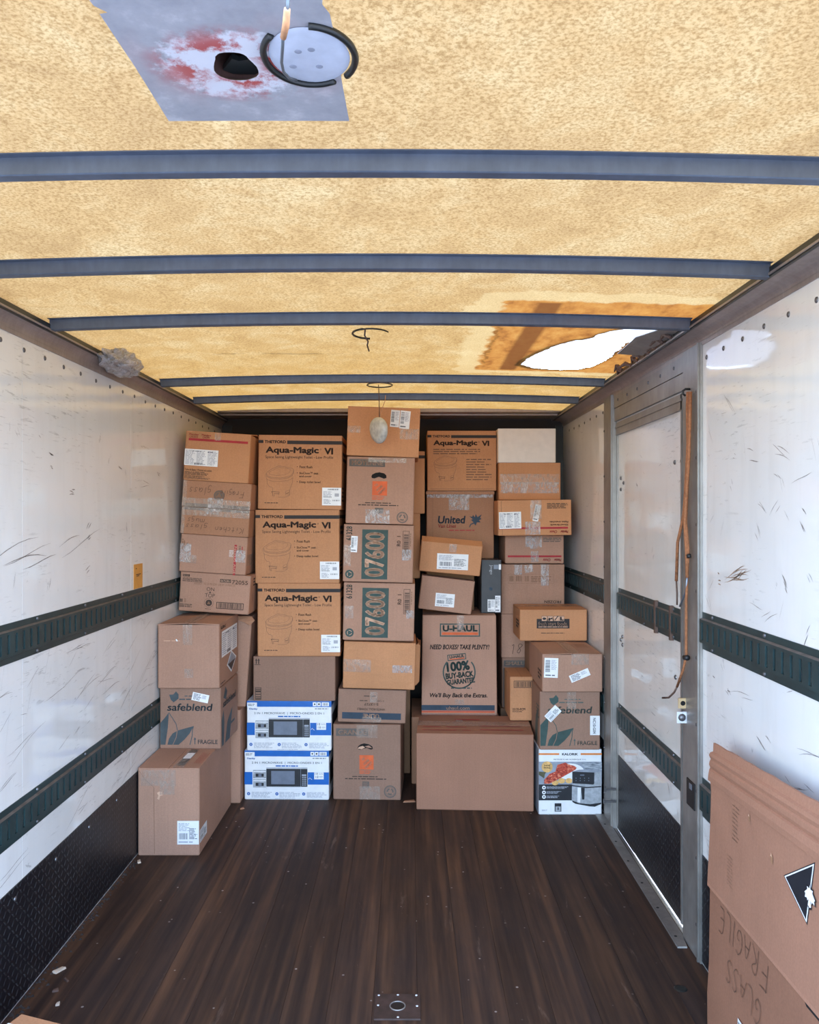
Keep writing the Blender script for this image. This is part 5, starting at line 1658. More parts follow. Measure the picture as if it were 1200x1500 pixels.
g.obj('loose_side_flap', M['orange'], c.root)
c.done()
def number_box(c, o):
    F = c.F
    F.rect(bb(o, 282, 808, 590, 1405), M['green'], 'green_panel')
    F.text('07600', bb(o, 318, 840, 552, 1376), M['boardcol'], rot=90, bold=0.03, layer=3)
    F.text('61328', bb(o, 92, 775, 162, 942), M['green'], rot=90, bold=0.012)
    F.text('R0  1', bb(o, 695, 880, 740, 1000), M['ink'], rot=90, bold=0.01)
    F.frame(bb(o, 765, 815, 842, 1115), 0.0022, M['ink'], 'barcode'); F.barcode(bb(o, 778, 850, 832, 1102), M['ink'], 30, True)
    F.dot(sub(o, 140, 1350), 0.0235, M['green']); F.ring(sub(o, 140, 1350), 0.012, 0.003, M['boardcol'], layer=3, a0=20, a1=110); F.ring(sub(o, 140, 1350), 0.012, 0.003, M['boardcol'], layer=3, a0=140, a1=230); F.ring(sub(o, 140, 1350), 0.012, 0.003, M['boardcol'], layer=3, a0=260, a1=350)
    F.fine(bb(o, 850, 830, 866, 1000), 1, M['ink_faint'], seed=4, rot=90)
c = Carton('cardboard_box', 'lower of two boxes with large green 07600 panels in the centre stack', -0.371, 0.020, 4.50, 0.8740, 0.316, 0.38, 'pink', roll=1.2, lift=0.003)
o = (62, 750, 895, 1440); number_box(c, o)
c.F.tape(bb(o, 800, 1070, 890, 1165), 'crinkle'); c.F.tape(bb(o, 80, 1030, 180, 1180), 'tape', seed=5); c.done()
c = Carton('cardboard_box', 'upper of two boxes with large green 07600 panels, a small white label on its left', -0.371, 0.014, 4.50, 1.1950, 0.315, 0.38, 'pink', roll=1.3)
o = (62, 750, 895, 1440); number_box(c, o)
c.F.tape(bb(o, 760, 1040, 870, 1170), 'crinkle'); c.F.tape(bb(o, 70, 1000, 150, 1250), 'tape', seed=5)
c.F.label(bb(o, 150, 890, 228, 1085), 8, -2, 4); c.done()
c = Carton('moving_box', 'box marked MOYENNE with a dark hand hole, below the topmost centre box', -0.357, 0.017, 4.52, 1.5150, 0.368, 0.38, 'pink', roll=1.4)
o = (80, 365, 525, 812)
moving_box(c, 'MOYENNE', o, (95, 380, 330, 430), 490, (250, 526, 348, 622))
F = c.F
F.poly([sub(o, *p) for p in ((242, 495), (248, 482), (270, 470), (295, 466), (325, 472), (340, 485), (342, 503), (325, 508), (292, 496), (262, 508), (246, 505))], M['hole'], 'hand_hole', 2)
F.fine(bb(o, 205, 666, 375, 678), 1, M['ink'], seed=3, ragged_=0.02); F.fine(bb(o, 160, 680, 425, 693), 1, M['ink'], seed=4, ragged_=0.02)
recycle(F, sub(o, 452, 765), 0.031, M['ink_grey'], None)
F.rect(bb(o, 270, 705, 325, 742), M['ink_grey'], 'print')
F.tape(bb(o, 210, 715, 368, 808), 'crinkle'); F.tape(bb(o, 220, 368, 470, 400), 'tape', seed=4)
c.done()
c = Carton('cardboard_box', 'topmost box of the centre stack, two white labels, behind the dangling lamp', -0.352, 0.047, 4.52, 1.8870, 0.272, 0.38, 'orange', roll=2.0)
o = (84, 25, 560, 362)
c.F.label(bb(o, 366, 42, 425, 158), 8, -3, 4); c.F.label(bb(o, 428, 45, 494, 168), 9, -4, 4)
c.F.tape(bb(o, 84, 158, 172, 206), 'tape'); c.F.tape(bb(o, 430, 168, 555, 240), 'tape', seed=3)
c.done()
# second row behind the centre stack
c = Carton('wardrobe_box', 'tall plain box hidden behind the centre stack', -0.40, 0.000, 4.96, 0.0, 1.18, 0.42, 'dark'); c.done()
c = Carton('cardboard_box', 'brown box peeping out behind the 07600 boxes, right side', -0.34, 0.060, 4.97, 1.1805, 0.392, 0.40, 'orange'); c.done()
c = Carton('cardboard_box', 'dark-striped brown box behind the MOYENNE box', -0.36, 0.088, 4.97, 1.5730, 0.378, 0.40, 'orange')
c.F.rect((0.62, 0.065, 1, 0.115), M['ink_black'], 'stripe'); c.done()

# ---- stack right of centre
c = Carton('cardboard_box', 'wide plain box on the floor in front, orange-lit top with red scribbles', 0.032, 0.652, 4.335, 0.0, 0.405, 0.40, 'tan2', yaw=-3, lift=0.002)
c.T.tape((0.0, 0.38, 1.0, 0.62)); c.T.fine((0.55, 0.52, 0.98, 0.90), 2, M['red'], 'red_scribble', 3, 3, 0, 0.12); c.T.fine((0.33, 0.20, 0.62, 0.34), 1, M['red'], 'red_scribble', 3, 5, 0, 0.3)
c.T.fine((0.05, 0.6, 0.48, 0.92), 2, M['red'], 'red_scribble', 3, 7, 0, 0.12); c.T.tape((0.34, 0.28, 0.40, 0.40), 'crinkle', seed=4)
c.done()
c = Carton('cardboard_box', 'plain box squeezed behind the wide floor box, under the tall green-lettered moving box', 0.008, 0.520, 4.765, 0.0, 0.388, 0.50, 'tan'); c.done()
c = Carton('moving_box', 'tall moving box lettered NEED BOXES? TAKE PLENTY!', 0.066, 0.510, 4.80, 0.3885, 0.588, 0.45, 'pink', yaw=-1, taper=0.03)
o = (668, 8, 1150, 668)
F = c.F
GN = M['green']
fx = bb(o, 782, 62, 1044, 148)
F.rect((fx[0], fx[1], fx[2], fx[3]), GN, 'store_emblem'); F.rect((fx[0] + .016, fx[1] + .011, fx[2] - .016, fx[3] - .011), M['pink'], 'store_emblem', 3)
F.text('U-HAUL', bb(o, 800, 72, 1028, 114), GN, bold=0.05, layer=4)
F.rect(bb(o, 796, 120, 1030, 136), M['hdorange'], 'store_emblem', 4)
F.text('NEED BOXES? TAKE PLENTY!', bb(o, 718, 200, 1104, 232), M['ink_black'], bold=0.03, shear=0.2)
F.ring(sub(o, 908, 382), 0.094, 0.008, GN, 'store_emblem', 1, 140, 400)
F.ring(sub(o, 908, 382), 0.094, 0.008, GN, 'store_emblem', 1, 200, 345)
F.text('100%', bb(o, 826, 308, 976, 376), GN, rot=6, bold=0.05, size=(0.138, 0.058)); F.text('BUY-BACK', bb(o, 820, 375, 1000, 425), GN, rot=6, bold=0.05, size=(0.166, 0.036)); F.text('GUARANTEE.', bb(o, 828, 420, 1010, 462), GN, rot=6, bold=0.05, size=(0.168, 0.032))
F.rect(bb(o, 832, 262, 952, 302), GN, 'store_emblem', 2, 6); F.rect(bb(o, 837, 267, 947, 297), M['pink'], 'store_emblem', 3, 6); F.text('U-HAUL', bb(o, 842, 268, 944, 288), GN, rot=6, bold=0.04, layer=4, size=(0.090, 0.018)); F.rect(bb(o, 845, 290, 942, 296), M['hdorange'], 'store_emblem', 4, 6)
F.fine(bb(o, 855, 478, 990, 494), 1, GN, seed=4, ragged_=0.05)
F.text("We'll Buy Back the Extras.", bb(o, 720, 518, 1088, 556), M['ink_black'], bold=0.03, shear=0.2)
F.rect(bb(o, 668, 598, 1134, 632), M['navy'], 'stripe'); F.text('uhaul.com', bb(o, 826, 606, 974, 628), M['boardcol'], bold=0.02, layer=3)
F.rect(bb(o, 668, 636, 1134, 640), M['red'], 'stripe'); F.rect(bb(o, 668, 641, 1134, 648), M['hdorange'], 'stripe')
F.tape((0.47, 0.0, 0.56, 0.15)); F.tape(bb(o, 880, 560, 940, 595), 'tape', seed=3)
c.done()
c = Carton('cardboard_box', 'small tilted plain box with a white label, lying on the tall moving box', 0.046, 0.359, 4.82, 0.9965, 0.196, 0.14, 'pink', roll=6.8)
c.F.label((0.30, 0.46, 0.66, 0.86), 8, 2, 2); c.done()
c = Carton('cardboard_box', 'small box with a wide white label, upper one over the tall moving box', 0.050, 0.410, 4.82, 1.2200, 0.176, 0.14, 'orange', roll=5.4, pitch=3, lift=0.026)
o = (557, 930, 970, 1133)
c.F.label((0.28, 0.33, 0.79, 0.86), 6, 3, 2); c.F.tape((0.46, 0.0, 0.58, 0.28)); c.done()
c = Carton('laptop_carton', 'narrow black carton standing on end with two white stickers', 0.424, 0.546, 4.90, 0.9770, 0.318, 0.30, 'blackbox')
F = c.F
F.text('Jmgo', (0.40, 0.09, 0.58, 0.27), M['photo_silver'], rot=-90)
F.rect((0.62, 0.09, 0.86, 0.17), M['photo_glass'], 'print'); F.rect((0.87, 0.08, 0.98, 0.18), M['paper'], 'print')
F.dot((0.48, 0.54), 0.0105, M['navy'], 'round_stamp')
F.label((0.32, 0.74, 0.68, 0.97), 8, 0, 4); F.label((0.69, 0.67, 0.95, 0.98), 9, 0, 4)
c.T.fine((0.2, 0.2, 0.8, 0.5), 2, M['photo_silver'], seed=4); c.done()
c = Carton('cardboard_box', 'plain box hidden behind the two small tilted boxes', 0.10, 0.395, 5.06, 0.9770, 0.317, 0.30, 'dark'); c.done()
c = Carton('moving_box', 'box with a dark maple leaf, under the toilet carton beside the white carton', 0.102, 0.519, 5.08, 1.2960, 0.418, 0.34, 'tan')
o = (612, 585, 1075, 1045)
F = c.F
F.text('United', bb(o, 690, 755, 880, 808), M['navy'], bold=0.03, shear=0.12); F.text('Van Lines', bb(o, 692, 812, 814, 836), M['red'], bold=0.02, shear=0.12)
F.fine(bb(o, 765, 848, 942, 860), 1, M['red'], seed=3, ragged_=0.02)
lf = [(905, 832), (912, 812), (935, 800), (918, 782), (930, 778), (906, 758), (926, 762), (932, 748), (944, 765), (950, 742), (962, 764), (992, 745), (980, 768), (990, 776), (972, 786), (985, 800), (958, 800), (950, 822), (938, 808), (918, 816), (910, 834)]
F.poly([sub(o, *p) for p in lf], M['navy'], 'leaf_emblem')
F.tape(bb(o, 765, 588, 905, 715), 'crinkle'); F.tape(bb(o, 615, 588, 1070, 632), 'crinkle', seed=4)
F.line([(0.09, 0.02), (0.09, 0.98)], 0.002, M['ink_faint'], 'crease')
g = G(); g.box(-0.2115, 0.2105, -0.186, -0.171, 0.396, 0.414); g.obj('creased_flap_edge', M['tan'], c.root)
c.done()
c = Carton('toilet_carton', 'toilet carton right of the centre stack, next to the plain white carton', 0.106, 0.533, 5.06, 1.7145, 0.370, 0.34, 'orange')
toilet_carton(c, OT, True); c.done()

# ---- back right stack
c = Carton('cardboard_box', 'plain support box standing hidden on the floor behind the right stacks', 0.55, 0.935, 4.985, 0.0, 0.388, 0.40, 'dark'); c.done()
c = Carton('moving_box', 'grey-brown box marked SMALL behind the narrow carton', 0.561, 0.912, 5.00, 0.3885, 0.304, 0.38, 'grey')
c.F.rect((0.03, 0.05, 0.40, 0.17), M['ink_grey'], 'word_panel'); c.F.text('SMALL', (0.06, 0.075, 0.375, 0.145), M['boardcol'], bold=0.03, layer=3); c.F.line([(0.03, 0.2), (0.03, 0.98)], 0.006, M['ink_grey'], 'edge_print'); c.done()
c = Carton('cardboard_box', 'box with scribbled digits between the FROZEN box and the SMALL box', 0.557, 0.942, 5.00, 0.6930, 0.266, 0.38, 'pink')
pen(c.F, '1894', (0.17, 0.68, 0.58, 0.92), 0, 'ink', 0.003); c.done()
c = Carton('cardboard_box', 'box with upside-down FROZEN lettering and crinkled tape', 0.556, 0.942, 5.00, 0.9595, 0.303, 0.38, 'pink')
F = c.F
o = (268, 112, 885, 590)
F.text('FROZEN', bb(o, 688, 458, 852, 484), M['ink'], rot=180, bold=0.02)
F.frame(bb(o, 335, 205, 780, 295), 0.001, M['ink_faint']); 
for a, b in ((348, 392), (412, 472), (498, 538)): F.barcode(bb(o, a, 222, b, 274), M['ink_faint'], 8, seed=a)
F.fine(bb(o, 560, 222, 770, 285), 4, M['ink_faint'], seed=4)
F.tape(bb(o, 395, 115, 470, 212), 'crinkle'); F.tape(bb(o, 495, 115, 575, 188), 'crinkle', seed=3, rot=10); F.tape(bb(o, 655, 110, 730, 318), 'crinkle', seed=4)
c.done()
def bread_box(c, o, upper):
    F = c.F
    if upper:
        F.rect(bb(o, 80, 432, 1040, 458), M['red'], 'stripe')
        F.text('Sliced Breads', bb(o, 795, 395, 1042, 418), M['ink'], rot=180, bold=0.02); F.text('Pains tranchés', bb(o, 785, 355, 1042, 380), M['ink'], rot=180, bold=0.02)
        F.text('Member', bb(o, 930, 478, 1042, 514), M['red'], rot=180, bold=0.03, shear=0.3); F.text('Choix', bb(o, 780, 478, 888, 514), M['red'], rot=180, bold=0.03, shear=0.3)
        F.fine(bb(o, 750, 120, 1040, 195), 4, M['ink'], seed=3, ragged_=0.15)
    else:
        F.rect(bb(o, 222, 815, 948, 842), M['red'], 'stripe')
        F.text('Member', bb(o, 845, 858, 945, 898), M['red'], rot=180, bold=0.03, shear=0.3); F.text('Choix', bb(o, 695, 858, 800, 898), M['red'], rot=180, bold=0.03, shear=0.3)
        F.fine(bb(o, 700, 570, 950, 635), 3, M['ink_grey'], seed=3, ragged_=0.15)
c = Carton('cardboard_box', 'upside-down box with a red stripe and no white label, on the FROZEN box', 0.579, 0.938, 5.00, 1.2690, 0.170, 0.36, 'pink')
o = (185, 545, 980, 925)
bread_box(c, o, False); c.F.tape(bb(o, 460, 548, 680, 700), 'crinkle'); c.F.tape(bb(o, 525, 680, 625, 725), 'crinkle', seed=3); c.F.tape(bb(o, 535, 760, 636, 908), 'crinkle', seed=4)
c.done()
c = Carton('cardboard_box', 'wide upside-down box with red stripe, large white label and slanted sticker', 0.522, 0.958, 4.86, 1.4435, 0.210, 0.40, 'orange', roll=-0.6)
o = (72, 80, 1088, 540)
bread_box(c, o, True); c.F.tape(bb(o, 520, 82, 675, 330), 'tape'); c.F.tape(bb(o, 445, 360, 655, 530), 'crinkle', seed=4)
c.F.label(bb(o, 86, 232, 392, 450), 7, 1, 1, 'nutrition_label'); c.F.label(bb(o, 570, 138, 650, 358), 8, -12, 4); c.F.line([(0.045, 0.02), (0.05, 0.5), (0.06, 0.98)], 0.002, M['ink_faint'], 'crease')
c.done()
c = Carton('cardboard_box', 'plain box banded by wide shiny tape, under the white carton', 0.541, 0.918, 5.00, 1.6570, 0.226, 0.36, 'orange')
c.F.tape((0.02, 0.30, 0.98, 0.58), 'tape'); c.F.tape((0.03, 0.52, 0.97, 0.82), 'crinkle', seed=5); c.done()
c = Carton('white_carton', 'plain white carton topping the right back stack', 0.536, 0.889, 5.00, 1.8840, 0.208, 0.34, 'whitebox'); c.done()

# ---- front right stack
c = Carton('air_fryer_carton', 'white carton printed with salmon and a silver air fryer, on the floor', 0.671, 1.000, 4.275, 0.0, 0.341, 0.28, 'paper')
F = c.F
o = (82, 748, 768, 1452)
F.rect(bb(o, 82, 788, 305, 808), M['kalorange'], 'orange_band'); F.rect(bb(o, 538, 788, 768, 808), M['kalorange'], 'orange_band')
F.text('KALORIK', bb(o, 335, 786, 508, 812), M['photo_dark'], bold=0.04)
F.text('FRITEUSE À AIR NUMÉRIQUE 3.5 L', bb(o, 245, 846, 598, 864), M['text'], bold=0.01)
F.rect(bb(o, 82, 880, 768, 1124), M['photo_grey'], 'picture')
F.poly([sub(o, *p) for p in ((540, 880), (768, 880), (768, 980), (600, 980))], M['photo_slate'], 'picture', 2)
F.dot(sub(o, 420, 985), 0.075, M['paper'], 'picture', 2, 0.042)
F.poly([sub(o, *p) for p in ((82, 985), (140, 990), (220, 930), (150, 1010), (140, 1060), (82, 1020))], M['photo_herb'], 'picture', 3)
F.poly([sub(o, *p) for p in ((140, 1075), (200, 1010), (262, 985), (285, 912), (372, 888), (400, 905), (470, 925), (495, 945), (480, 965), (330, 1050), (250, 1090), (190, 1118), (140, 1116))], M['photo_salmon'], 'picture', 4)
for a, b in ((330, 1085), (410, 1085), (260, 1105)):
    F.dot(sub(o, a, b), 0.018, M['photo_lemon'], 'picture', 3, 0.014)
F.dot(sub(o, 172, 935), 0.029, M['photo_lemon'], 'picture', 5); F.text('SANS', bb(o, 138, 912, 206, 928), M['ink'], bold=0.03, layer=6); F.text('PFAS', bb(o, 138, 936, 206, 952), M['ink'], bold=0.03, layer=6)
F.rect(bb(o, 82, 1124, 445, 1296), M['photo_dark'], 'black_panel', 3)
for k, yy in enumerate((1158, 1210, 1258)):
    F.dot(sub(o, 138, yy), 0.0098, M['paper'], 'symbol', 4); F.dot(sub(o, 138, yy), 0.004, M['photo_dark'], 'symbol', 5)
    F.fine(bb(o, 166, yy - 14, 430 if k == 0 else 340, yy + 14), 3, M['text_pale'], seed=k + 3, layer=4)
P_ = lambda *pts: [sub(o, *p) for p in pts]
F.poly(P_((445, 985), (520, 965), (650, 958), (768, 968), (764, 990), (690, 996), (445, 992)), M['photo_grey'], 'fryer_picture', 5)
F.poly(P_((445, 985), (690, 995), (762, 985), (760, 1320), (720, 1350), (600, 1345), (440, 1300)), M['photo_silver'], 'fryer_picture', 6)
F.poly(P_((446, 985), (686, 994), (684, 1115), (672, 1124), (448, 1110)), M['photo_dark'], 'fryer_picture', 7)
for q in range(4):
    for r in range(2):
        F.dot(sub(o, 486 + 46 * q, 1055 + 26 * r), 0.0026, M['photo_glass'], 'fryer_picture', 8)
F.rect(bb(o, 530, 1016, 576, 1028), M['photo_glass'], 'fryer_picture', 8)
F.poly(P_((440, 1128), (600, 1150), (760, 1140), (760, 1152), (600, 1162), (440, 1140)), M['photo_dark'], 'fryer_picture', 7)
F.poly(P_((503, 1155), (540, 1156), (532, 1318), (500, 1312)), M['paper'], 'fryer_picture', 7)
F.poly(P_((540, 1156), (580, 1160), (576, 1285), (552, 1285)), M['photo_dark'], 'fryer_picture', 8)
F.poly(P_((444, 1295), (520, 1325), (640, 1335), (762, 1318), (755, 1335), (690, 1362), (630, 1358), (480, 1330), (448, 1312)), M['photo_dark'], 'fryer_picture', 8)
F.line(P_((214, 1322), (214, 1418)), 0.0006, M['text_pale']); F.rect(bb(o, 255, 1328, 328, 1418), M['photo_dark'], 'small_picture'); F.rect(bb(o, 264, 1362, 320, 1412), M['photo_silver'], 'small_picture', 3); F.rect(bb(o, 286, 1370, 298, 1400), M['photo_dark'], 'small_picture', 4)
F.fine(bb(o, 115, 1394, 190, 1414), 2, M['text_pale'], seed=5)
c.L.rect((0, 0, 1, 1), M['photo_grey'], 'side_print'); c.done()
c = Carton('leaf_print_box', 'box with dark green leaf print and slanted white sticker, on the air fryer carton', 0.675, 0.989, 4.265, 0.3420, 0.303, 0.29, 'grey')
o = (92, 110, 750, 742)
KX, KY = (503 - 160) / (750 - 92), (807 - 478) / (742 - 110)
ol = (160, 478, 503, 807)
leaf_print(c.F, ol, M['green'], M['greengrey'])
c.F.label(bb(o, 150, 300, 320, 398), 4, 46, 2); 
c.F.label(bb(o, 640, 372, 746, 582), 3, 0, 5, 'paper_tag'); c.F.text('NC10-G04', bb(o, 670, 395, 702, 565), M['text'], rot=-90, bold=0.01, part='lettering', layer=6)
c.F.tape((0.45, 0.0, 0.60, 0.3)); c.L.fine((0.62, 0.25, 0.95, 0.5), 4, M['greengrey'], seed=4); c.L.poly([(0.4, 0.95), (0.55, 0.5), (0.85, 0.3), (0.7, 0.95)], M['greengrey'], 'leaf_emblem')
c.done()
c = Carton('cardboard_box', 'box with one upright and one slanted white label, on the green leaf-print box', 0.686, 0.998, 4.25, 0.6460, 0.196, 0.47, 'pink', seam='y', lift=0.004)
o = (666, 968, 1234, 1330)
c.F.label((0.03, 0.10, 0.26, 0.62), 8, -2, 4); c.F.label((0.45, 0.46, 0.79, 0.66), 6, 23, 3)
c.F.tape((0.48, 0.0, 0.77, 0.28), 'tape'); c.T.tape((0.43, 0.0, 0.62, 1.0)); c.L.fine((0.70, 0.45, 0.95, 0.75), 3, M['ink'], seed=4, fill=0.6)
c.T.fine((0.7, 0.3, 0.95, 0.6), 3, M['ink_faint'], 'handwriting', 3, 4, 0, 0.2)
c.done()
c = Carton('cardboard_box', 'plain prop box hidden behind the front right stack', 0.695, 0.985, 4.735, 0.0, 0.840, 0.24, 'dark'); c.done()
c = Carton('cardboard_box', 'box with a dark panel of food pictures, top of the front right stack', 0.623, 1.004, 4.65, 0.8500, 0.176, 0.31, 'orange', lift=0.004)
o = (445, 548, 1112, 845)
F = c.F
F.rect(bb(o, 612, 634, 938, 726), M['ink_black'], 'word_panel'); F.text('fresh start foods.', bb(o, 628, 662, 918, 700), M['boardcol'], bold=0.004, layer=3)
F.fine(bb(o, 628, 704, 922, 718), 1, M['boardcol'], seed=3, layer=3, ragged_=0.02)
for k, a in enumerate((660, 720, 780, 832)):
    F.rect(bb(o, a, 606, a + 54, 656), M['ink_black'], 'picture', 2); F.rect(bb(o, a + 2, 609, a + 52, 654), M['boardcol'], 'picture', 3)
F.dot(sub(o, 687, 632), 0.0105, M['ink_black'], 'picture', 4, 0.007); F.poly([sub(o, *p) for p in ((724, 650), (730, 622), (750, 628), (770, 618), (768, 640), (750, 636), (744, 652))], M['ink_black'], 'picture', 4)
F.line([sub(o, 790, 648), sub(o, 824, 606)], 0.005, M['ink_black'], 'picture', 4); F.poly([sub(o, *p) for p in ((842, 614), (858, 614), (862, 640), (880, 640), (878, 650), (842, 650))], M['ink_black'], 'picture', 4)
F.fine(bb(o, 655, 764, 890, 776), 1, M['ink'], seed=6, ragged_=0.02)
c.T.fine((0.15, 0.25, 0.65, 0.60), 2, M['ink_faint'], 'handwriting', 3, 4, 0, 0.25); c.T.fine((0.70, 0.18, 0.96, 0.5), 2, M['ink_faint'], 'handwriting', 3, 6, 0, 0.25); c.T.tape((0, 0.4, 1, 0.6))
c.L.fine((0.5, 0.35, 0.9, 0.65), 3, M['ink'], seed=4, fill=0.7); c.done()
c = Carton('cardboard_box', 'narrow brown carton with a barcode standing on the wide floor box', 0.561, 0.690, 4.60, 0.4095, 0.246, 0.28, 'orange', seam='y')
F = c.F
F.frame((0.16, 0.09, 0.99, 0.25), 0.003, M['ink'], 'barcode'); F.barcode((0.22, 0.11, 0.98, 0.23), M['ink'], 22)
F.text('10135-FCM', (0.10, 0.71, 0.66, 0.765), M['ink'], bold=0.02); F.text('MOULURE', (0.10, 0.775, 0.52, 0.805), M['ink'], bold=0.02)
c.done()

# ---- flattened carton leaning along the right wall, close to the camera
fc = empty('flattened_carton', (0.905, 2.0, 0.0), label='large flattened carton with a black triangle mark, leaning by the right wall', cat='flattened box')
YF, YN = 2.505, 1.35
def fx_(z): return 0.004 + 0.022 * z
def panel(name, zlist, th, off, mat, y_far=YF, edge=None):
    """profile in z with offsets towards the room, swept along the wall"""
    n = 26
    vs, fs = [], []
    m_ = len(zlist)
    for k in range(n + 1):
        t = k / n
        for j, (z, o_) in enumerate(zlist):
            y = y_far + (YN - y_far) * t
            zz = z * (1 + 0.085 * t) if z > 0.5 else z + 0.02 * t * (z > 0.3)
            jit = 0
            if k == 0: y += 0.005 * math.sin(j * 1.7)
            if edge and j == m_ - 1: zz += 0.0012 * math.sin(k * 2.3) + 0.0008 * math.sin(k * 5.1)
            vs.append((fx_(z) - off - o_, y - 2.0, zz))
    nf = len(vs)
    vs += [(a + th, b, c_) for a, b, c_ in vs]
    for k in range(n):
        for j in range(m_ - 1):
            q = k * m_ + j
            fs.append((q, q + m_, q + m_ + 1, q + 1))
            fs.append((nf + q, nf + q + 1, nf + q + m_ + 1, nf + q + m_))
    for k in range(n):
        for j in (0, m_ - 1):
            q = k * m_ + j
            fs.append((q, q + m_, nf + q + m_, nf + q) if j else (q, nf + q, nf + q + m_, q + m_))
    for j in range(m_ - 1):
        for k in (0, n):
            q = k * m_ + j
            fs.append((q, q + 1, nf + q + 1, nf + q) if k == 0 else (q, nf + q, nf + q + 1, q + 1))
    return mesh(name, vs, fs, mat, fc)
up = [(0.432, 0.004), (0.440, 0.002), (0.60, 0.0), (0.72, 0.0), (0.748, 0.001), (0.752, 0.008), (0.768, 0.010), (0.786, 0.007), (0.790, 0.001), (0.800, 0.006), (0.812, 0.007), (0.817, 0.002), (0.828, 0.006), (0.838, 0.004), (0.842, -0.003), (0.866, -0.006)]
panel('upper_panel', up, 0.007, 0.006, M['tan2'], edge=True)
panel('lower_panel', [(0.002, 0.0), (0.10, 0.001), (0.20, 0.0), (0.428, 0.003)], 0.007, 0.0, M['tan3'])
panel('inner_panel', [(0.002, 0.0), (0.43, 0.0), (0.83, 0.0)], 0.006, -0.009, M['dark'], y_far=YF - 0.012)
FP = Face(YF - YN, 0.90, lambda a, b, l: (fx_(b) - 0.0072 - l - (0.0 if b > 0.43 else -0.004), YF - a - 2.0, b), fc)
def yz(y, z): return ((YF - y) / FP.W, 1 - z / FP.H)
TRI = [(2.004, 0.680), (1.860, 0.7715), (1.889, 0.622)]
cy_, cz_ = sum(p[0] for p in TRI) / 3, sum(p[1] for p in TRI) / 3
def scl(k): return [yz(cy_ + (a - cy_) * k, cz_ + (b - cz_) * k) for a, b in TRI]
FP.poly(scl(1.06), M['ink_black'], 'triangle_emblem', 1); FP.poly(scl(0.99), M['paper'], 'triangle_emblem', 2); FP.poly(scl(0.90), M['photo_dark'], 'triangle_emblem', 3)
mlf = [(0, -1.0), (0.12, -0.6), (0.55, -0.66), (0.48, -0.4), (1.0, 0.05), (0.82, 0.14), (0.9, 0.5), (0.5, 0.4), (0.42, 0.62), (0.16, 0.4), (0.3, 0.95), (0, 1.1), (-0.3, 0.95), (-0.16, 0.4), (-0.42, 0.62), (-0.5, 0.4), (-0.9, 0.5), (-0.82, 0.14), (-1.0, 0.05), (-0.48, -0.4), (-0.55, -0.66), (-0.12, -0.6)]
FP.poly([yz(1.874 + 0.030 * -a, 0.692 - 0.030 * b) for a, b in mlf], M['ink_black'], 'leaf_emblem', 4)
FP.poly([yz(1.874 + 0.025 * -a, 0.692 - 0.025 * b) for a, b in mlf], M['paper'], 'leaf_emblem', 5)
def hand(t, y0, z0, y1, z1, **k):
    a, b = yz(y0, z1), yz(y1, z0)
    pen(FP, t, (a[0], a[1], b[0], b[1]), 180, 'pencil', 0.0026)
hand('FRAGILE', 2.42, 0.335, 2.09, 0.420); hand('GLASS', 2.36, 0.225, 2.13, 0.300)
FP.fine((yz(2.33, 0)[0], 1 - 0.745 / 0.9, yz(2.28, 0)[0], 1 - 0.64 / 0.9), 9, M['ink_faint'], seed=4, rot=0, fill=0.2, ragged_=0.3)
FP.fine((yz(2.36, 0)[0], 1 - 0.59 / 0.9, yz(2.31, 0)[0], 1 - 0.50 / 0.9), 9, M['ink_faint'], seed=6, rot=0, fill=0.15, ragged_=0.3)
for y_, z_, r_ in ((2.215, 0.742, 0.008), (2.075, 0.690, 0.010)):
    FP.poly([yz(y_ + r_ * a, z_ + r_ * b) for a, b in ((-0.7, -0.9), (-0.6, 0.9), (0.3, 1.6), (0.8, 0.5), (0.5, -1.0))], M['dark'], 'torn_spot', 2)
    FP.poly([yz(y_ + r_ * a, z_ + r_ * b) for a, b in ((-0.4, 0.6), (0.3, 1.6), (0.8, 0.6), (0.2, 0.8))], M['boardcol'], 'torn_spot', 3)
FP.line([yz(1.89, 0.435), yz(1.55, 0.448)], 0.012, M['hole'], 'slot_cut', 2)
FP.label(yz(2.27, 0.17) + yz(2.22, 0.11), 4, 0, 3)
FP.flush()
gp = G()
gp.box(0.950, 0.964, 1.4, 2.550, 0.0, 0.846)
gp.box(0.964, 0.996, 1.4, 2.50, 0.0, 0.80)
tag(gp.obj('grey_panel', M['greyfoam']), 'thick grey panel standing behind the flattened carton at the right wall', 'panel')

# ---- carton corner at the left, close to the camera
c = Carton('cardboard_box', 'low carton near the camera against the left wall, its top edge taped white', -1.185, -0.665, 1.845, 0.0, 0.198, 0.33, 'orange', yaw=-19, seam='x')
c.T.rect((0.0, 0.14, 0.40, 0.95), M['paper'], 'white_tape', 3); c.done()

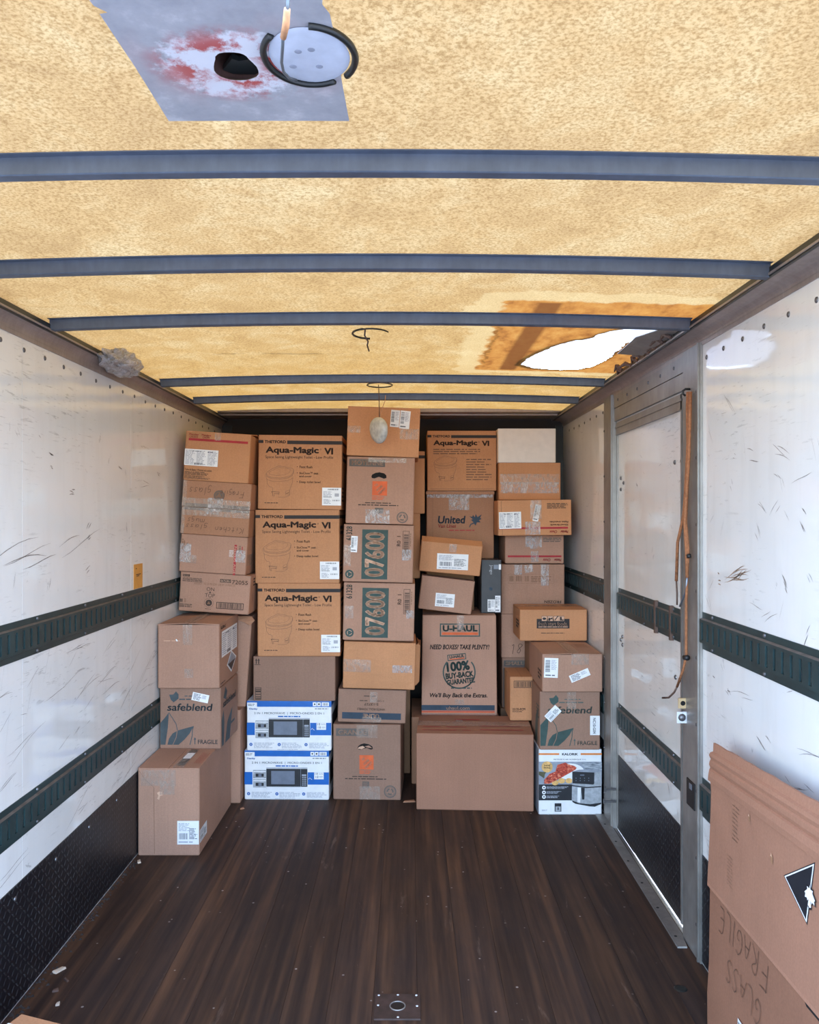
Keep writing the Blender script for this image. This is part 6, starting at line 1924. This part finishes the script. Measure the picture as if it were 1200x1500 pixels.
# ---- scraps on the floor
def scrap(x, y, sx, sy, rz, label, mat='debris'):
    g = G()
    g.add([(-sx, -sy, 0), (sx, -sy * 0.8, 0), (sx * 0.9, sy, 0), (-sx * 0.8, sy * 0.9, 0), (-sx * 0.9, -sy * 0.8, 0.006), (sx * 0.9, -sy * 0.7, 0.004), (sx * 0.8, sy * 0.9, 0.007), (-sx * 0.7, sy * 0.8, 0.005)],
          [(3, 2, 1, 0), (4, 5, 6, 7), (0, 1, 5, 4), (1, 2, 6, 5), (2, 3, 7, 6), (3, 0, 4, 7)])
    o = g.obj('wood_chip', M[mat], loc=(x, y, 0.0), rot=(0, 0, rz))
    tag(o, label, 'chip', 'scraps on the truck floor')
scrap(-1.205, 2.81, 0.010, 0.022, -0.55, 'largest pale chip on the floor by the left kick plate')
scrap(-1.165, 2.69, 0.010, 0.007, 0.3, 'thin sliver close to the largest pale chip', 'cordend')
scrap(-1.155, 2.75, 0.004, 0.012, 0.9, 'brown sliver on the boards right of the largest pale chip', 'cordend')
scrap(-1.125, 2.615, 0.006, 0.008, 0.2, 'small chip on the floor at the near left corner')
scrap(-1.222, 3.69, 0.008, 0.016, 0.4, 'white chip at the foot of the tall plain box')
scrap(-0.895, 4.36, 0.012, 0.008, 0.5, 'brown scrap on the floor beside the lower microwave carton', 'tan')
scrap(-0.005, 4.47, 0.035, 0.012, 0.1, 'dusty scrap in the gap between GRANDE box and wide floor box', 'tan')
g = G()
rn = random.Random(11)
for k in range(170):
    y_ = rn.uniform(2.3, 3.70); x_ = XL + 0.006 + abs(rn.gauss(0, 0.018))
    r_ = rn.uniform(0.002, 0.007)
    g.add([(x_ - r_, y_ - r_, 0), (x_ + r_, y_ - r_ * .6, 0), (x_ + r_ * .4, y_ + r_, 0), (x_, y_, r_)], [(0, 1, 3), (1, 2, 3), (2, 0, 3)])
o = g.obj('dirt', M['grime']); o['kind'] = 'stuff'; o['label'] = 'dirt gathered along the foot of the left kick plate'; o['category'] = 'dirt'
